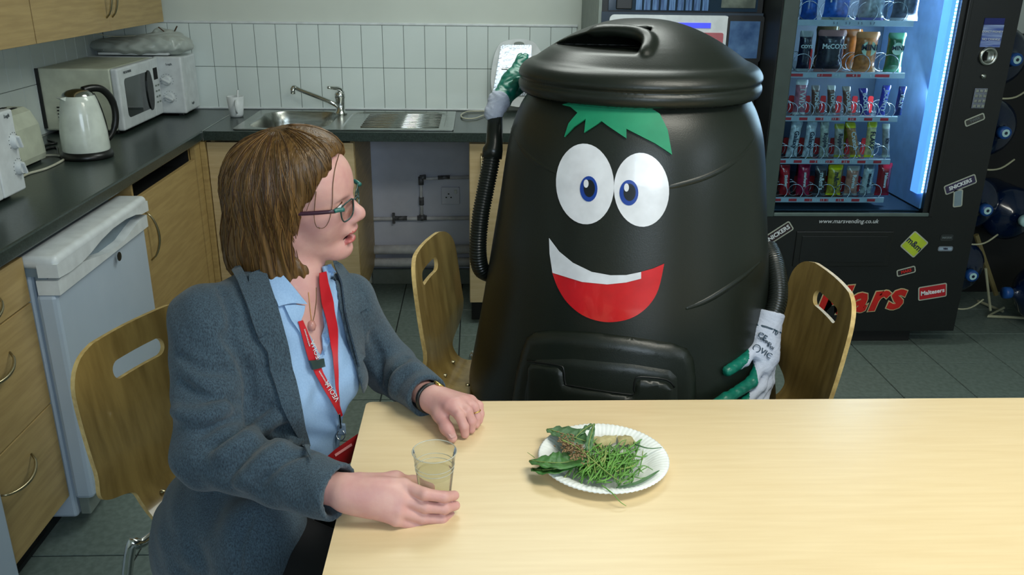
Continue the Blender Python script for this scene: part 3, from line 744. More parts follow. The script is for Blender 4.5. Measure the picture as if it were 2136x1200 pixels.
B().box((2.32, -.616, 1.41), (2.385, -.609, 1.45), .004).to('spout_block', 'black', c)
B().box((2.75, -.612, 1.42), (2.89, -.609, 1.6)).to('poster', mat('poster', (96, 106, 96), .5, rgb2=(60, 70, 62), scale=25), c)

# ------------------------------------------------------------------ snack machine
VX0, VX1, VY = 2.93, 3.872, -.82
v = thing('vending_machine', 'black snack vending machine with lit glass front and wrapper stickers', 'vending machine', (3.4, -.4, 0))
b = B()
b.box((VX0, VY, .615), (2.985, -.02, 1.83)).box((3.632, VY, .615), (VX1, -.02, 1.83)).box((2.985, VY, 1.74), (3.632, -.02, 1.83)).box((VX0, VY, .075), (VX1, -.02, .615)).box((2.985, -.2, .615), (3.632, -.02, 1.74))
b.to('case', 'vend', v)
B().box((2.99, -.76, 0.001), (3.71, -.05, .078)).to('plinth', 'blacks', v)
B().box((2.986, -.79, .617), (2.990, -.21, 1.738)).box((2.986, -.79, .617), (3.63, -.21, .622)).box((2.986, -.206, .617), (3.63, -.201, 1.738)).to('inner_lining', 'vendin', v)
B().box((3.624, -.80, .63), (3.631, -.21, 1.738)).to('inner_side', 'ledp', v)
B().box((VX0+.004, VY-.012, .60), (2.995, VY-.001, 1.76), .004).to('door_frame', mat('frame_lit_dim', (52, 66, 62), .4), v)  # left strip greyer than the case: light on the frame put into its colour
B().box((3.655, VY-.012, .60), (3.672, VY-.001, 1.76), .003).to('door_frame', 'vend', v)
B().box((2.995, VY-.012, .603), (3.655, VY-.001, .618), .003).to('door_frame', mat('frame_lit', (84, 100, 96), .35), v)  # bottom strip paler still, again light put into the colour
B().box((2.99, VY+.004, .617), (3.633, VY+.008, 1.745)).to('glass_pane', 'pane', v)
lb = B()
for k in range(74): lb.box((3.616, VY+.012, .70+.014*k), (3.624, VY+.02, .708+.014*k))
o_ = lb.to('led_strip', 'led', v); o_['kind'] = 'stuff'
lp_ = B().box((3.60, VY+.012, .695), (3.616, VY+.075, 1.735)).to('glow_band', mat('side_glow_blue', (110, 170, 250), .5, emis=1.3), v)  # added glowing band, stands for the inner side wall lit by the leds
area('vending_led', (3.59, -.72, 1.25), (3.1, -.6, 1.15), .05, 1.1, 26, (.78, .9, 1))
B().box((3.0, -.70, 1.732), (3.6, -.66, 1.738)).to('top_tube', mat('tube', (215, 230, 255), .5, emis=16), v)
SH = [(38, 4), (147, 4), (238, 7), (327, 7), (407, 7)]
shelf_z = []
for i, (py, n) in enumerate(SH):
    z = un(1760, py+6, y=-.775)[2]; shelf_z.append(z)
    sx1 = 3.475
    s = B().box((2.992, -.775, z-.012), (sx1, -.25, z-.004)).to('shelf', 'steel', v)
    B().box((2.992, -.783, z-.018), (sx1, -.775, z+.004), .001).to('price_strip', 'strip', s)
    if i:
        sb = B()
        for k in range(n): sb.box((3.0+.47*k/n+.0, -.7845, z-.013), (3.0+.47*(k+.5)/n, -.783, z-.002))
        sb.to('red_marks', 'stripr', s)
    nums = {0: '51  53  55  57', 1: '41    43    45    47', 2: '31 32 33 34 35 36 37', 3: '21 22 23 24 25 26 27', 4: '11 12 13 14 15 16 17'}[i]
    text(nums, .013, 'ktext' if i == 0 else 'wtext', (3.235, -.785, z-.0075), (1, 0, 0), (0, 0, 1), s, spacing=1.4 if i > 1 else 2.1)
def snack(row, px0, px1, pyt, pyb, col, txt=None, tcol='wtext', slant=0, ends=None, vert=True, back=0, label='', group='', cat='snack', band=None, tsize=None):
    Y = -.735+back
    a = un(px0, pyb, y=-.735); b2 = un(px1, pyb, y=-.735); t_ = un((px0+px1)/2, pyt, y=-.735)
    w = (b2[0]-a[0]); z0 = shelf_z[row]+.002; hgt = max(.05, t_[2]-z0-.004); cx = (a[0]+b2[0])/2
    root = thing('crisp_packet' if cat == 'crisps' else 'chocolate_bar', label, cat, (cx, Y, z0), group=group)
    nx, nz = 6, 14; V = []; F = []
    for sgn in (1, -1):
        for j in range(nz+1):
            for i in range(nx+1):
                u = i/nx*2-1; q = j/nz
                e = min(q, 1-q); bulge = (max(0, 1-u*u))**.5*min(1, max(0, (e-.06)/.12))**.6
                ww = w*.5*(1-.10*min(1, max(0, (e-.05)/.15))) + (w*.05*math.sin(j*2.1) if e < .05 else 0)
                x = u*ww + math.tan(slant)*(q-.5)*-hgt
                V.append((x, -sgn*(bulge*w*.28+.001)+.0, q*hgt))
    n1 = (nx+1)*(nz+1)
    for sgn in (0, 1):
        for j in range(nz):
            for i in range(nx):
                k = sgn*n1+j*(nx+1)+i; f = [k, k+1, k+nx+2, k+nx+1]; F.append(f if sgn == 0 else f[::-1])
    for j in range(nz):
        for i in (0, nx):
            k = j*(nx+1)+i; f = [k, k+nx+1, k+nx+1+n1, k+n1]; F.append(f if i == 0 else f[::-1])
    mi = []
    for f in F:
        q = sum(V[k][2] for k in f)/4/hgt; mi.append(1 if (ends and (q > .86 or q < .08)) or (band and band[0] < q < band[1]) else 0)
    m0 = mat('wrap_%d_%d_%d' % col, col, .25, rgb2=tuple(int(c*.72) for c in col), scale=60, coat=.4)
    m1 = mat('wrap_%d_%d_%d' % (ends or (200, 205, 210)), ends or (200, 205, 210), .25, coat=.4)
    sh = slant
    o = mesh('wrapper', V, F, [m0, m1], root, smooth=True, local=True, mi=mi)
    if txt and not back:
        L = hgt*.74 if vert else w*.9; sz = tsize or (min(w*.62, 1.45*L/len(txt)) if vert else min(.05, 1.45*L/len(txt)))
        xd = (math.sin(sh), 0, -1) if vert else (1, 0, 0); yd = (1, 0, 0) if vert else (0, 0, 1)
        text(txt, sz, tcol, (cx, Y-w*.28-.003, z0+hgt*(.5 if vert else .62)), xd, yd, root, ext=.0008, off=.0006)
    return root
W, K = 'wtext', 'ktext'
G = ['crisp packets on the top visible shelf', 'crisp packets on the second shelf', 'chocolate bars on the middle shelf', 'wrapped bars on the fourth shelf', 'sweet packets on the bottom shelf']
rows = [
 (0, 1668, 1704, -45, 36, (30, 90, 190), None, W, 0, None, 'blue crisp packet cut off by the frame on the top shelf'),
 (0, 1714, 1772, -45, 35, (40, 110, 215), 'pom', W, 0, (190, 190, 175), 'bright blue crisp packet second from left on top shelf'),
 (0, 1785, 1844, -45, 34, (150, 158, 165), None, K, 0, (120, 120, 190), 'silver crisp packet third from left on top shelf'),
 (0, 1856, 1914, -45, 38, (96, 100, 118), None, K, 0, (190, 195, 205), 'dark silver crisp packet at right end of top shelf'),
 (1, 1660, 1688, 62, 140, (24, 30, 58), 'COYS', W, 0, (170, 175, 180), 'navy crisp packet cut off by the frame on second shelf'),
 (1, 1697, 1757, 60, 142, (46, 44, 62), 'McCOYS', W, 0, (176, 130, 130), 'navy and pink crisp packet lettered in white, second shelf'),
 (1, 1776, 1826, 64, 140, (214, 130, 70), 'MINI', K, 0, (206, 140, 90), 'orange crisp packet with round white badge, second shelf'),
 (1, 1842, 1880, 66, 142, (50, 110, 74), 'MINI', K, 0, (60, 130, 100), 'green crisp packet at right end of second shelf'),
 (2, 1653, 1679, 164, 232, (206, 130, 150), 'TWIX', W, .02, (225, 228, 230), 'pink and white bar at left end of middle shelf'),
 (2, 1689, 1707, 176, 230, (120, 86, 76), 'PICNIC', W, .12, (150, 140, 140), 'brown bar second from left on middle shelf'),
 (2, 1722, 1740, 176, 231, (124, 92, 80), 'TOPIC', W, .14, (205, 205, 205), 'brown bar third from left on middle shelf, behind a full coil ring'),
 (2, 1755, 1773, 178, 230, (140, 96, 84), 'DOUBLE', W, .2, (160, 150, 145), 'brown bar fourth from left on middle shelf'),
 (2, 1790, 1809, 182, 228, (54, 50, 150), 'BOOST', W, .22, None, 'violet bar fifth from left on middle shelf'),
 (2, 1831, 1849, 176, 228, (60, 70, 190), 'BOUNTY', W, -.08, None, 'bright blue bar sixth from left on middle shelf'),
 (2, 1866, 1882, 178, 230, (30, 44, 110), 'MILKY', W, -.04, None, 'dark blue bar at right end of middle shelf'),
 (3, 1641, 1665, 250, 318, (216, 224, 234), 'Galaxy', K, -.06, None, 'white bar with dark script at left end of fourth shelf'),
 (3, 1674, 1697, 252, 318, (210, 220, 232), 'Galaxy', K, -.02, None, 'white bar with dark script second from left on fourth shelf'),
 (3, 1706, 1725, 252, 318, (190, 196, 186), 'Ripple', K, .1, None, 'greyish bar third from left on fourth shelf'),
 (3, 1736, 1757, 256, 319, (186, 180, 170), 'Ripple', K, .12, (170, 170, 60), 'beige and olive bar fourth from left on fourth shelf'),
 (3, 1764, 1786, 254, 319, (196, 138, 80), 'Crunch', W, .3, (220, 214, 40), 'orange bar with yellow ends leaning on fourth shelf'),
 (3, 1801, 1822, 252, 319, (226, 214, 150), 'FLAKE', K, .04, (226, 224, 50), 'cream and yellow bar upright on fourth shelf'),
 (3, 1836, 1852, 256, 317, (160, 160, 160), 'Kit', K, .16, (190, 196, 180), 'silvery bar at right end of fourth shelf'),
 (4, 1622, 1645, 342, 402, (190, 30, 44), 'Skittles', W, .12, None, 'red packet at left end of bottom shelf'),
 (4, 1658, 1686, 336, 402, (176, 24, 70), 'starburst', W, .05, None, 'crimson packet second from left on bottom shelf'),
 (4, 1694, 1719, 344, 402, (52, 42, 46), "m&m's", W, .05, (90, 90, 100), 'dark brown packet third from left on bottom shelf'),
 (4, 1721, 1752, 342, 402, (196, 176, 60), "m&m's", K, .03, (232, 222, 30), 'yellow packet fourth from left on bottom shelf'),
 (4, 1759, 1787, 344, 402, (200, 140, 120), 'Revels', W, .02, (176, 170, 165), 'orange and grey packet fifth from left on bottom shelf'),
 (4, 1793, 1817, 340, 402, (196, 210, 214), 'Minstrels', K, -.02, (110, 120, 130), 'pale packet sixth from left on bottom shelf'),
 (4, 1823, 1853, 338, 402, (160, 26, 40), 'Maltesers', W, .02, (176, 20, 50), 'red packet at right end of bottom shelf'),
]
for (r, a, b2, t_, bb, col, tx, tc_, sl, en, lab) in rows:
    crisp = r < 2
    root = snack(r, a, b2, t_, bb, col, tx, tc_, sl, en, vert=not crisp, label=lab, group=G[r], cat='crisps' if crisp else ('chocolate bar' if r < 4 else 'sweets'))
    if r == 1 and tx == 'MINI':
        q = root.location; w_ = .03 if col[0] > 100 else .024
        B().lathe([(0, 0), (w_, 0), (w_*.98, .003), (0, .003)], (q.x, q.y-w_*.62-.006, q.z+.093), 20, Matrix.Rotation(PI/2, 3, 'X')).to('badge', mat('pale_badge', (190, 214, 190), .4), root)
for (r, a, b2, t_, bb, col, sl, lab) in [(1, 1712, 1762, 56, 140, (96, 86, 60), 0, 'olive crisp packet behind the navy lettered one'), (1, 1760, 1812, 62, 140, (150, 84, 30), 0, 'dark orange crisp packet behind the orange one'),
        (3, 1700, 1716, 248, 318, (196, 196, 50), 0, 'olive-yellow bar behind, between third and fourth slots of fourth shelf'), (3, 1774, 1796, 246, 318, (214, 208, 30), 0, 'yellow-topped bar behind the leaning one on fourth shelf'),
        (4, 1738, 1776, 332, 402, (206, 150, 20), 0, 'amber packet behind the yellow one on bottom shelf'), (4, 1672, 1700, 334, 402, (170, 30, 60), 0, 'crimson packet tucked behind on bottom shelf')]:
    snack(r, a, b2, t_, bb, col, None, W, sl, None, back=.10, label=lab, group='packets in the second place of the coils', cat='sweets' if r == 4 else ('crisps' if r == 1 else 'chocolate bar'))
for i, (py, n) in enumerate(SH):
    z = shelf_z[i]; pitch = .47/n; R_ = .036 if n == 4 else .027
    for k in range(n):
        cx = 3.02+pitch*(k+.5)-.02
        pts = [(cx+R_*math.cos(a), -.772+.045*a/(2*PI), z+R_+.001+R_*math.sin(a)) for a in [2*PI*q/18-1.2 for q in range(18*3)]]
        B().tube(pts, .0016, 5).to('coil', 'wire', v, smooth=True)
    if i:
        for k in range(n):
            cx = 3.02+pitch*(k+1)-.02
            if cx > 3.46: continue
            hh = .085 if n == 4 else .07
            B().prism(rrect(cx-.011, z, cx+.011, z+hh, .006, 2), lambda u, w_: (u, -.665, w_), lambda u, w_: (u, -.67, w_)).to('divider', 'divid', v)
# front of the machine: flap, web address, logo, stickers, controls
FY = VY-.001
def vp(px, py): return un(px, py, y=FY)
q0, q1 = vp(1662, 482), vp(1852, 556)
B().box((q0[0], VY-.006, q1[2]), (q1[0], VY+.01, q0[2]), .004).to('flap_frame', 'black', v)
B().box((q0[0]+.025, VY-.009, q1[2]+.02), (q1[0]-.025, VY-.005, q0[2]-.02), .002).to('delivery_flap', 'vend', v)
text('www.marsvending.co.uk', .026, 'wtext', vp(1770, 462), (1, 0, .0), (0, 0, 1), v, ext=.0005, shear=.2, spacing=1.0)
mc = vp(1790, 626); mx = Vector((1, 0, .09)).normalized()
text('Mars', .172, 'gold', mc+[0, .0005, 0], mx, (0, 0, 1), v, name='logo_rim', ext=.0008, off=.0105, shear=.35, spacing=1.16)
text('Mars', .172, 'marsred', mc+[0, -.0015, 0], mx, (0, 0, 1), v, name='logo', ext=.0012, off=.006, shear=.35, spacing=1.16)
def sticker(px, py, L, H, ang, col, txt, tcol, rim=(170, 175, 160), tsz=None, r=.004):
    c0 = vp(px, py); a = math.radians(ang); X = np.array([math.cos(a), 0, math.sin(a)]); Z = np.array([-math.sin(a), 0, math.cos(a)])
    f = lambda o: (lambda u, w_: c0+X*u+Z*w_-np.array([0, o, 0]))
    k = B().prism(rrect(-L/2-.005, -H/2-.005, L/2+.005, H/2+.005, r+.004), f(0), f(.0008)).to('sticker', mat('rim_%d' % sum(rim), rim, .5), v)
    B().prism(rrect(-L/2, -H/2, L/2, H/2, r), f(.0006), f(.0014)).to('sticker_face', mat('stk_%d_%d_%d' % col, col, .4), k)
    if txt: text(txt, tsz or H*.8, tcol, c0-np.array([0, .0018, 0]), X, Z, k, ext=.0004, off=.0008)
    return k
sticker(1622, 488, .125, .036, 36, (44, 30, 34), 'SNICKERS', 'wtext', tsz=.026)
sticker(1907, 510, .078, .078, -38, (176, 196, 50), "m&m", 'ktext', tsz=.038)
sticker(1890, 566, .072, .022, 16, (34, 24, 26), 'MARS', 'marsred', tsz=.018)
sticker(1945, 609, .115, .055, 10, (176, 22, 34), 'Maltesers', 'wtext', tsz=.027)
sticker(2033, 250, .072, .02, 24, (60, 60, 56), 'TWIX', 'gtext', tsz=.016)
sticker(2003, 385, .125, .032, 24, (50, 42, 74), 'SNICKERS', 'wtext', tsz=.022)
sticker(1998, 414, .03, .065, 8, (120, 140, 150), None, 'ktext')
sticker(1975, 496, .045, .018, 0, (30, 36, 36), 'NAYAX', 'gtext', rim=(40, 44, 44), tsz=.012)
sticker(1972, 519, .055, .012, 0, (150, 170, 190), 'VISA', 'ktext', rim=(120, 130, 140), tsz=.01)
pnl = B().box(vp(2043, 98)*[1, 0, 1]+[0, VY-.004, 0], vp(2094, 52)*[1, 0, 1]+[0, VY, 0]).to('notice', mat('notice', (150, 170, 210), .5, rgb2=(60, 84, 160), scale=30, stretch=(.3, 1, 4)), v)
B().box(vp(2052, 51)*[1, 0, 1]+[0, VY-.004, 0], vp(2096, 38)*[1, 0, 1]+[0, VY, 0]).to('notice_header', mat('navy', (14, 30, 110), .5), v)
q = vp(2069, 66); text('EXACT MONEY', .012, 'wtext', q-[0, .005, 0], (1, 0, 0), (0, 0, 1), v); q = vp(2066, 82); text('NO CHANGE', .012, 'wtext', q-[0, .005, 0], (1, 0, 0), (0, 0, 1), v)
RX = Matrix.Rotation(PI/2, 3, 'X')
B().lathe([(.037, 0), (.037, .008), (.03, .014), (.025, .008), (.02, .004), (0, .004)], vp(2060, 117), 32, RX).to('coin_ring', 'steel', v, smooth=True)
B().box(vp(2060, 117)+[-.012, -.014, -.016], vp(2060, 117)+[-.008, -.003, .016]).to('coin_slot', 'dark', v)
B().lathe([(.011, 0), (.010, .008), (0, .010)], vp(2051, 159), 18, RX).to('reject_button', 'steel', v, smooth=True)
q0, q1 = vp(2025, 226), vp(2060, 184); B().box((q0[0], VY-.006, q0[2]), (q1[0], VY, q1[2]), .002).to('keypad', 'kbd', v)
for r in range(4):
    for k in range(3):
        kx = q0[0]+(q1[0]-q0[0])*(k+.5)/3; kz = q0[2]+(q1[2]-q0[2])*(r+.5)/4; B().box((kx-.006, VY-.009, kz-.006), (kx+.006, VY-.005, kz+.006), .001).to('key', 'steel', v)

# ------------------------------------------------------------------ water bottles on a rack
rk = thing('bottle_rack', 'pale wire rack holding blue water bottles beside the vending machine', 'rack', (4.2, -.4, 0))
rb = B()
for z in (1.09, .78, .435, .118):
    rb2 = B(); rb2.tube(smoothpath([(3.95, -.56, z-.012), (4.0, -.60, z-.026), (4.06, -.61, z-.018), (4.12, -.6, z+.02)], 4), .004, 8); rb2.to('cradle', 'rack', rk, smooth=True)
B().tube([(3.9, -.5, .01), (3.9, -.5, 1.4)], .009, 8).to('upright', 'rack', rk); 
fl = [un(x, y, z=.012) for x, y in ((2040, 628), (2092, 650), (2060, 660), (2150, 664))]
B().tube(fl[:2], .007, 8).to('foot', 'rack', rk)
B().tube([fl[1]+[0, .0, .02], fl[2], fl[3]], .007, 8).to('foot', 'rack', rk)
A_, B_ = un(2036, 490, y=-.42), un(2078, 615, y=-.42); B().tube([A_, B_], .012, 8).to('strut', mat('strut', (120, 110, 70), .5), rk)
B().tube([un(2056, 560, y=-.5), un(2066, 648, y=-.5)], .006, 8).to('strut', 'rack', rk)
RY = Matrix.Rotation(PI/2, 3, 'X')
bp = [(0, .0), (.026, .0), (.028, .012), (.027, .03), (.024, .034), (.024, .05), (.05, .07), (.10, .10), (.126, .13), (.13, .16), (.126, .2), (.13, .24), (.126, .29), (.13, .34), (.125, .37), (.09, .385), (0, .388)]
names = ['topmost', 'second from top', 'third from top', 'lowest']
for i, (cx, cz) in enumerate(((4.037, 1.225), (4.056, .915), (4.049, .566), (4.047, .252))):
    t = thing('water_bottle', 'blue water-cooler bottle lying in rack, %s beside the machine' % names[i], 'bottle', (cx, -.4, cz), group='water bottles in the rack')
    Rf = Matrix.Rotation(-PI/2, 3, 'X')
    B().lathe(bp[4:], (cx, -.6, cz), 28, Rf).to('bottle', 'bottle', t, smooth=True)
    B().lathe(bp[:5], (cx, -.6, cz), 24, Rf).to('cap', 'cap', t, smooth=True)
    B().lathe([(0, 0), (.017, 0), (.017, .001)], (cx, -.6015, cz), 20, Rf).to('cap_sticker', 'capw', t)
    B().lathe([(0, 0), (.007, 0), (.007, .001)], (cx, -.603, cz), 20, Rf).to('cap_dot', 'bottle', t)
q = un(2143, 463, y=-.5)
t = thing('water_bottle', 'blue water-cooler bottle cap at the right edge, halfway down', 'bottle', q, group='water bottles in the rack')
B().lathe(bp[4:], q, 28, Matrix.Rotation(-PI/2, 3, 'X')).to('bottle', 'bottle', t, smooth=True); B().lathe(bp[:5], q, 24, Matrix.Rotation(-PI/2, 3, 'X')).to('cap', 'capw', t, smooth=True)
q = un(2093, 611, y=-.62)
t = thing('water_bottle', 'blue water-cooler bottle lying sideways at lower right edge', 'bottle', q, group='water bottles in the rack')
B().lathe(bp[4:], q, 28, Matrix.Rotation(PI/2, 3, 'Y')).to('bottle', 'bottle', t, smooth=True); B().lathe(bp[:5], q, 24, Matrix.Rotation(PI/2, 3, 'Y')).to('cap', 'cap', t, smooth=True)
t = thing('partition', 'black board standing behind the water bottle rack', 'partition', (4.4, -.12, 0))
B().box((3.88, -.14, .001), (4.88, -.10, 1.30), .003).to('board', 'blacks', t)
# ------------------------------------------------------------------ table
t = thing('dining_table', 'beech-topped rectangular table in the foreground with metal legs', 'table', (2.34, -3.1, 0))
TX0, TX1, TY0, TY1 = 1.536, 3.16, -3.52, -2.697
rr = rrect(TX0, TY0, TX1, TY1, .012, 3)
B().prism(rr, lambda u, v: (u, v, .7375), lambda u, v: (u, v, .74)).to('table_top', 'table', t)
B().prism(rr, lambda u, v: (u, v, .714), lambda u, v: (u, v, .7376)).to('edge_band', 'tedge', t)
for x in (TX0+.06, TX1-.06):
    for y in (TY0+.06, TY1-.07): B().box((x-.018, y-.018, .001), (x+.018, y+.018, .714), .004).to('leg', 'grey', t)
B().box((TX0+.06, TY1-.08, .67), (TX1-.06, TY1-.06, .714)).box((TX0+.06, TY0+.06, .67), (TX1-.06, TY0+.08, .714)).to('apron', 'grey', t)

# ------------------------------------------------------------------ bentwood chairs
spine = [(.43, .438), (.41, .449), (.36, .452), (.25, .447), (.12, .444), (.065, .449), (.035, .47), (.018, .51), (.008, .58), (-.008, .69), (-.026, .848)]
sp_ = np.array(smoothpath([(a, b, 0) for a, b in spine], 8))[:, :2]
sl_ = np.concatenate([[0], np.cumsum(np.linalg.norm(np.diff(sp_, axis=0), axis=1))])
def spos(s): return np.array([np.interp(s, sl_, sp_[:, 0]), np.interp(s, sl_, sp_[:, 1])])
LS = sl_[-1]
def chair_map(l, s, off):
    p = spos(s); q = spos(min(s+.004, LS)); q0 = spos(max(s-.004, 0)); tn = (q-q0)/np.linalg.norm(q-q0); nr = np.array([tn[1], -tn[0]])
    kb = min(1, max(0, (s-.44)/.1)); ks = min(1, max(0, (.34-s)/.1))
    return (p[0]+nr[0]*off+kb*l*l/(2*.72), l, p[1]+nr[1]*off+ks*l*l*.35)
def make_chair(label, loc, rz):
    c = thing('chair', label, 'chair', loc, rz, 'beech plywood chairs with a hand slot')
    hw = smoothpath([(a, b, 0) for a, b in [(0, .13), (.012, .165), (.04, .19), (.10, .2), (.26, .2), (.305, .188), (.335, .15), (.36, .115), (.39, .102), (.425, .10), (.440, .106), (.452, .13), (.464, .168), (.484, .193), (.53, .2), (LS-.10, .2), (LS-.045, .188), (LS-.014, .155), (LS-.002, .11)]], 3)
    prof = [(h[1], h[0]) for h in hw]
    outl = prof + [(-a, b) for a, b in prof[::-1]]
    hole = rrect(-.077, LS-.103, .077, LS-.062, .0195, 5)
    bm = bmesh.new(); es = []
    for lp in (outl, hole):
        vs = [bm.verts.new((q[0], q[1], 0)) for q in lp]; es += [bm.edges.new((vs[i], vs[(i+1) % len(vs)])) for i in range(len(vs))]
    bmesh.ops.triangle_fill(bm, edges=es, use_beauty=True)
    for ax, st in ((0, .03), (1, .02)):
        v_ = -.2+st*.5 if ax == 0 else st*.5
        while v_ < (LS if ax else .2):
            co = [0, 0, 0]; no = [0, 0, 0]; co[ax] = v_; no[ax] = 1
            bmesh.ops.bisect_plane(bm, geom=bm.verts[:]+bm.edges[:]+bm.faces[:], plane_co=co, plane_no=no, dist=1e-5); v_ += st
    bm.verts.index_update(); vs = [tuple(v_.co[:2]) for v_ in bm.verts]; fs = [[v_.index for v_ in f.verts] for f in bm.faces]
    be = [(e.verts[0].index, e.verts[1].index) for e in bm.edges if len(e.link_faces) == 1]; bm.free(); n = len(vs)
    V = [chair_map(l, s, .0) for l, s in vs]+[chair_map(l, s, -.011) for l, s in vs]
    b = B(); bv = [b.bm.verts.new(q) for q in V]
    F = [(f, 0) for f in fs]+[([i+n for i in f[::-1]], 0) for f in fs]+[([a, b_, b_+n, a+n], 1) for a, b_ in be]
    for f, mi in F:
        fc = b.bm.faces.new([bv[i] for i in f]); fc.material_index = mi
    b.to('seat_shell', ['ply', 'plyedge'], c, local=True, angle=40)
    for l in (-.045, .045):
        for s in (.33, .405): q = chair_map(l, s, .001); B().lathe([(0, .003), (.006, .002), (.0075, 0)], q, 14).to('bolt', 'brass', c, local=True, smooth=True)
    for l in (-1, 1):
        for f0, f1 in ((.30, .38), (.10, -.02)):
            B().tube(smoothpath([(f0, .06*l, .428), (f0+(f1-f0)*.2, .16*l, .425), (f0+(f1-f0)*.35, .185*l, .40), (f1, .21*l, .004)], 5), .011, 10).to('leg', 'chrome', c, smooth=True, local=True)
    B().box((.07, -.10, .418), (.33, .10, .431), .003).to('seat_plate', 'black', c, local=True)
    return c
make_chair('beech plywood chair the woman sits on, slot in its backrest', (1.045, -2.545, 0), math.radians(-21))
make_chair('beech plywood chair left of the compost bin, turned inwards', (1.640, -1.98, 0), math.radians(-13))
make_chair('beech plywood chair right of the compost bin, turned inwards', (2.628, -2.25, 0), math.radians(180))

# ------------------------------------------------------------------ compost bin with a face
BX, BY = 2.165, -2.05
bodyprof = [(.268, 1.295), (.274, 1.272), (.296, 1.236), (.317, 1.18), (.331, 1.11), (.346, 1.0), (.361, .90), (.379, .78), (.398, .66), (.415, .56), (.426, .50), (.430, .47), (.426, .460)]
lidprof = [(0, 1.450), (.05, 1.448), (.10, 1.438), (.15, 1.42), (.20, 1.395), (.24, 1.370), (.262, 1.355), (.275, 1.350), (.290, 1.341), (.300, 1.327), (.302, 1.316), (.297, 1.307), (.3015, 1.299), (.302, 1.289), (.297, 1.277), (.287, 1.271), (.278, 1.270), (.277, 1.28), (0, 1.30)]
bp2 = poly2([(0, 1.295)]+[p for p in bodyprof]+[(0, .46)])
def bodyf(P): return bp2(np.stack([np.hypot(P[:, 0]-BX, P[:, 1]-BY), P[:, 2]], -1))
bn = thing('compost_bin', 'black plastic compost bin with a smiling face, green fringe and hose arms', 'compost bin', (BX, BY, .46))
bb = B(); pr_ = [(a, b) for a, b, _ in smoothpath([(a, b, 0) for a, b in bodyprof], 4)]
bb.lathe([(0, 1.292)]+pr_+[(0, .46)], (BX, BY, 0), 96); bb.to('body', 'bin', bn, smooth=True, angle=60)
lp2 = poly2([(a, b) for a, b, _ in smoothpath([(a, b, 0) for a, b in lidprof], 3)])
def lidf(P): return lp2(np.stack([np.hypot(P[:, 0]-BX, P[:, 1]-BY), P[:, 2]], -1))
ZF = 1.398
_Zv = np.array([0, 0, 1.])
def dome(pts): return [trace(lidf, x, y)[0] for x, y in pts]
ar = dome([(1166, 92), (1250, 110), (1333, 117)]); ZF = float(np.mean([p_[2] for p_ in ar]))
F1, F2 = np.array([1.96, -2.02, ZF]), np.array([2.19, -2.05, ZF]); Lp = np.array([2.112, -2.142, 1.433]); Rb = dome([(1337, 118), (1351, 74)])
bn_ = np.cross(F2-F1, Lp-(F1+F2)/2); bn_ /= np.linalg.norm(bn_); bn_ *= np.sign(bn_[1]); rn_ = np.array([(Rb[1]-Rb[0])[1], -(Rb[1]-Rb[0])[0], 0]); rn_ /= np.linalg.norm(rn_)
if rn_[0] < 0: rn_ = -rn_
S = SDF().add(lidf, .004)
S.sub(lambda P: np.maximum(np.maximum(ZF-P[:, 2], (P-(F1+F2)/2)@bn_), (P-Rb[0])@rn_), .007)
lip_ = smoothpath(dome([(1240, 60), (1268, 57), (1305, 59), (1336, 65), (1351, 75), (1353, 90), (1345, 106)]), 3)
for a_, b_ in zip(lip_, lip_[1:]): S.add(rc(a_-_Zv*.007, b_-_Zv*.007, .009), .016)
sdfobj([S.mesh((BX-.32, BY-.32, 1.22), (BX+.32, BY+.32, 1.47), .0036)], 'lid', 'lid', bn)
def ellipse(cx, cyy, rx, ry, n=28, tilt=0):
    return [(cx+rx*math.cos(a)*math.cos(tilt)-ry*math.sin(a)*math.sin(tilt), cyy+rx*math.cos(a)*math.sin(tilt)+ry*math.sin(a)*math.cos(tilt)) for a in [2*PI*k/n for k in range(n)]]
for (cx, cyy, rx, ry, ix, iy, irx, iry) in ((1221, 384, 60, 84, 1229, 394, 18, 26.5), (1338, 396, 57, 77, 1312, 402, 19.5, 26.5)):
    e = patch('eye', ellipse(cx, cyy, rx, ry, 40, -.06), bodyf, 'eyew', bn, .0015 if cx < 1300 else .0018, .0008)
    k = patch('iris', ellipse(ix, iy, irx, iry), bodyf, 'eyeb', e, .0028, .0006)
    patch('pupil', ellipse(ix+1.5, iy-1, irx*.64, iry*.68), bodyf, 'pupil', e, .0036, .0005)
    patch('glint', ellipse(ix-5, iy-11, 5, 8.5), bodyf, 'eyew', e, .0043, .0005)
mouth = [(a, b) for a, b, _ in smoothpath([(a, b, 0) for a, b in [(1152, 566), (1164, 599), (1184, 631), (1215, 657), (1251, 670), (1286, 671), (1322, 661), (1353, 637), (1373, 603), (1385, 550)]], 4)]+[ (1362, 560), (1337, 567), (1306, 578), (1260, 585), (1200, 575)]
mo = patch('mouth', mouth, bodyf, 'red', bn, .0015, .0008)
patch('teeth', [(1147, 497), (1168, 525), (1196, 548), (1235, 567), (1274, 574), (1306, 573.5), (1337, 567), (1337, 581), (1306, 589), (1267, 593), (1215, 588), (1154, 569), (1148, 529)], bodyf, 'eyew', mo, .0026, .0008)
fringe = [(1176, 221), (1204, 212), (1230, 219), (1236, 208), (1249, 215), (1282, 212), (1357, 216), (1387, 225), (1358, 228), (1375, 240), (1391, 272), (1400, 323), (1365, 300), (1307, 270), (1307, 290), (1256, 255), (1221, 278), (1224, 250), (1200, 266), (1180, 287), (1189, 259), (1207, 238), (1192, 225)]
patch('leafy_fringe', fringe, bodyf, 'leafg', bn, .003, .004)
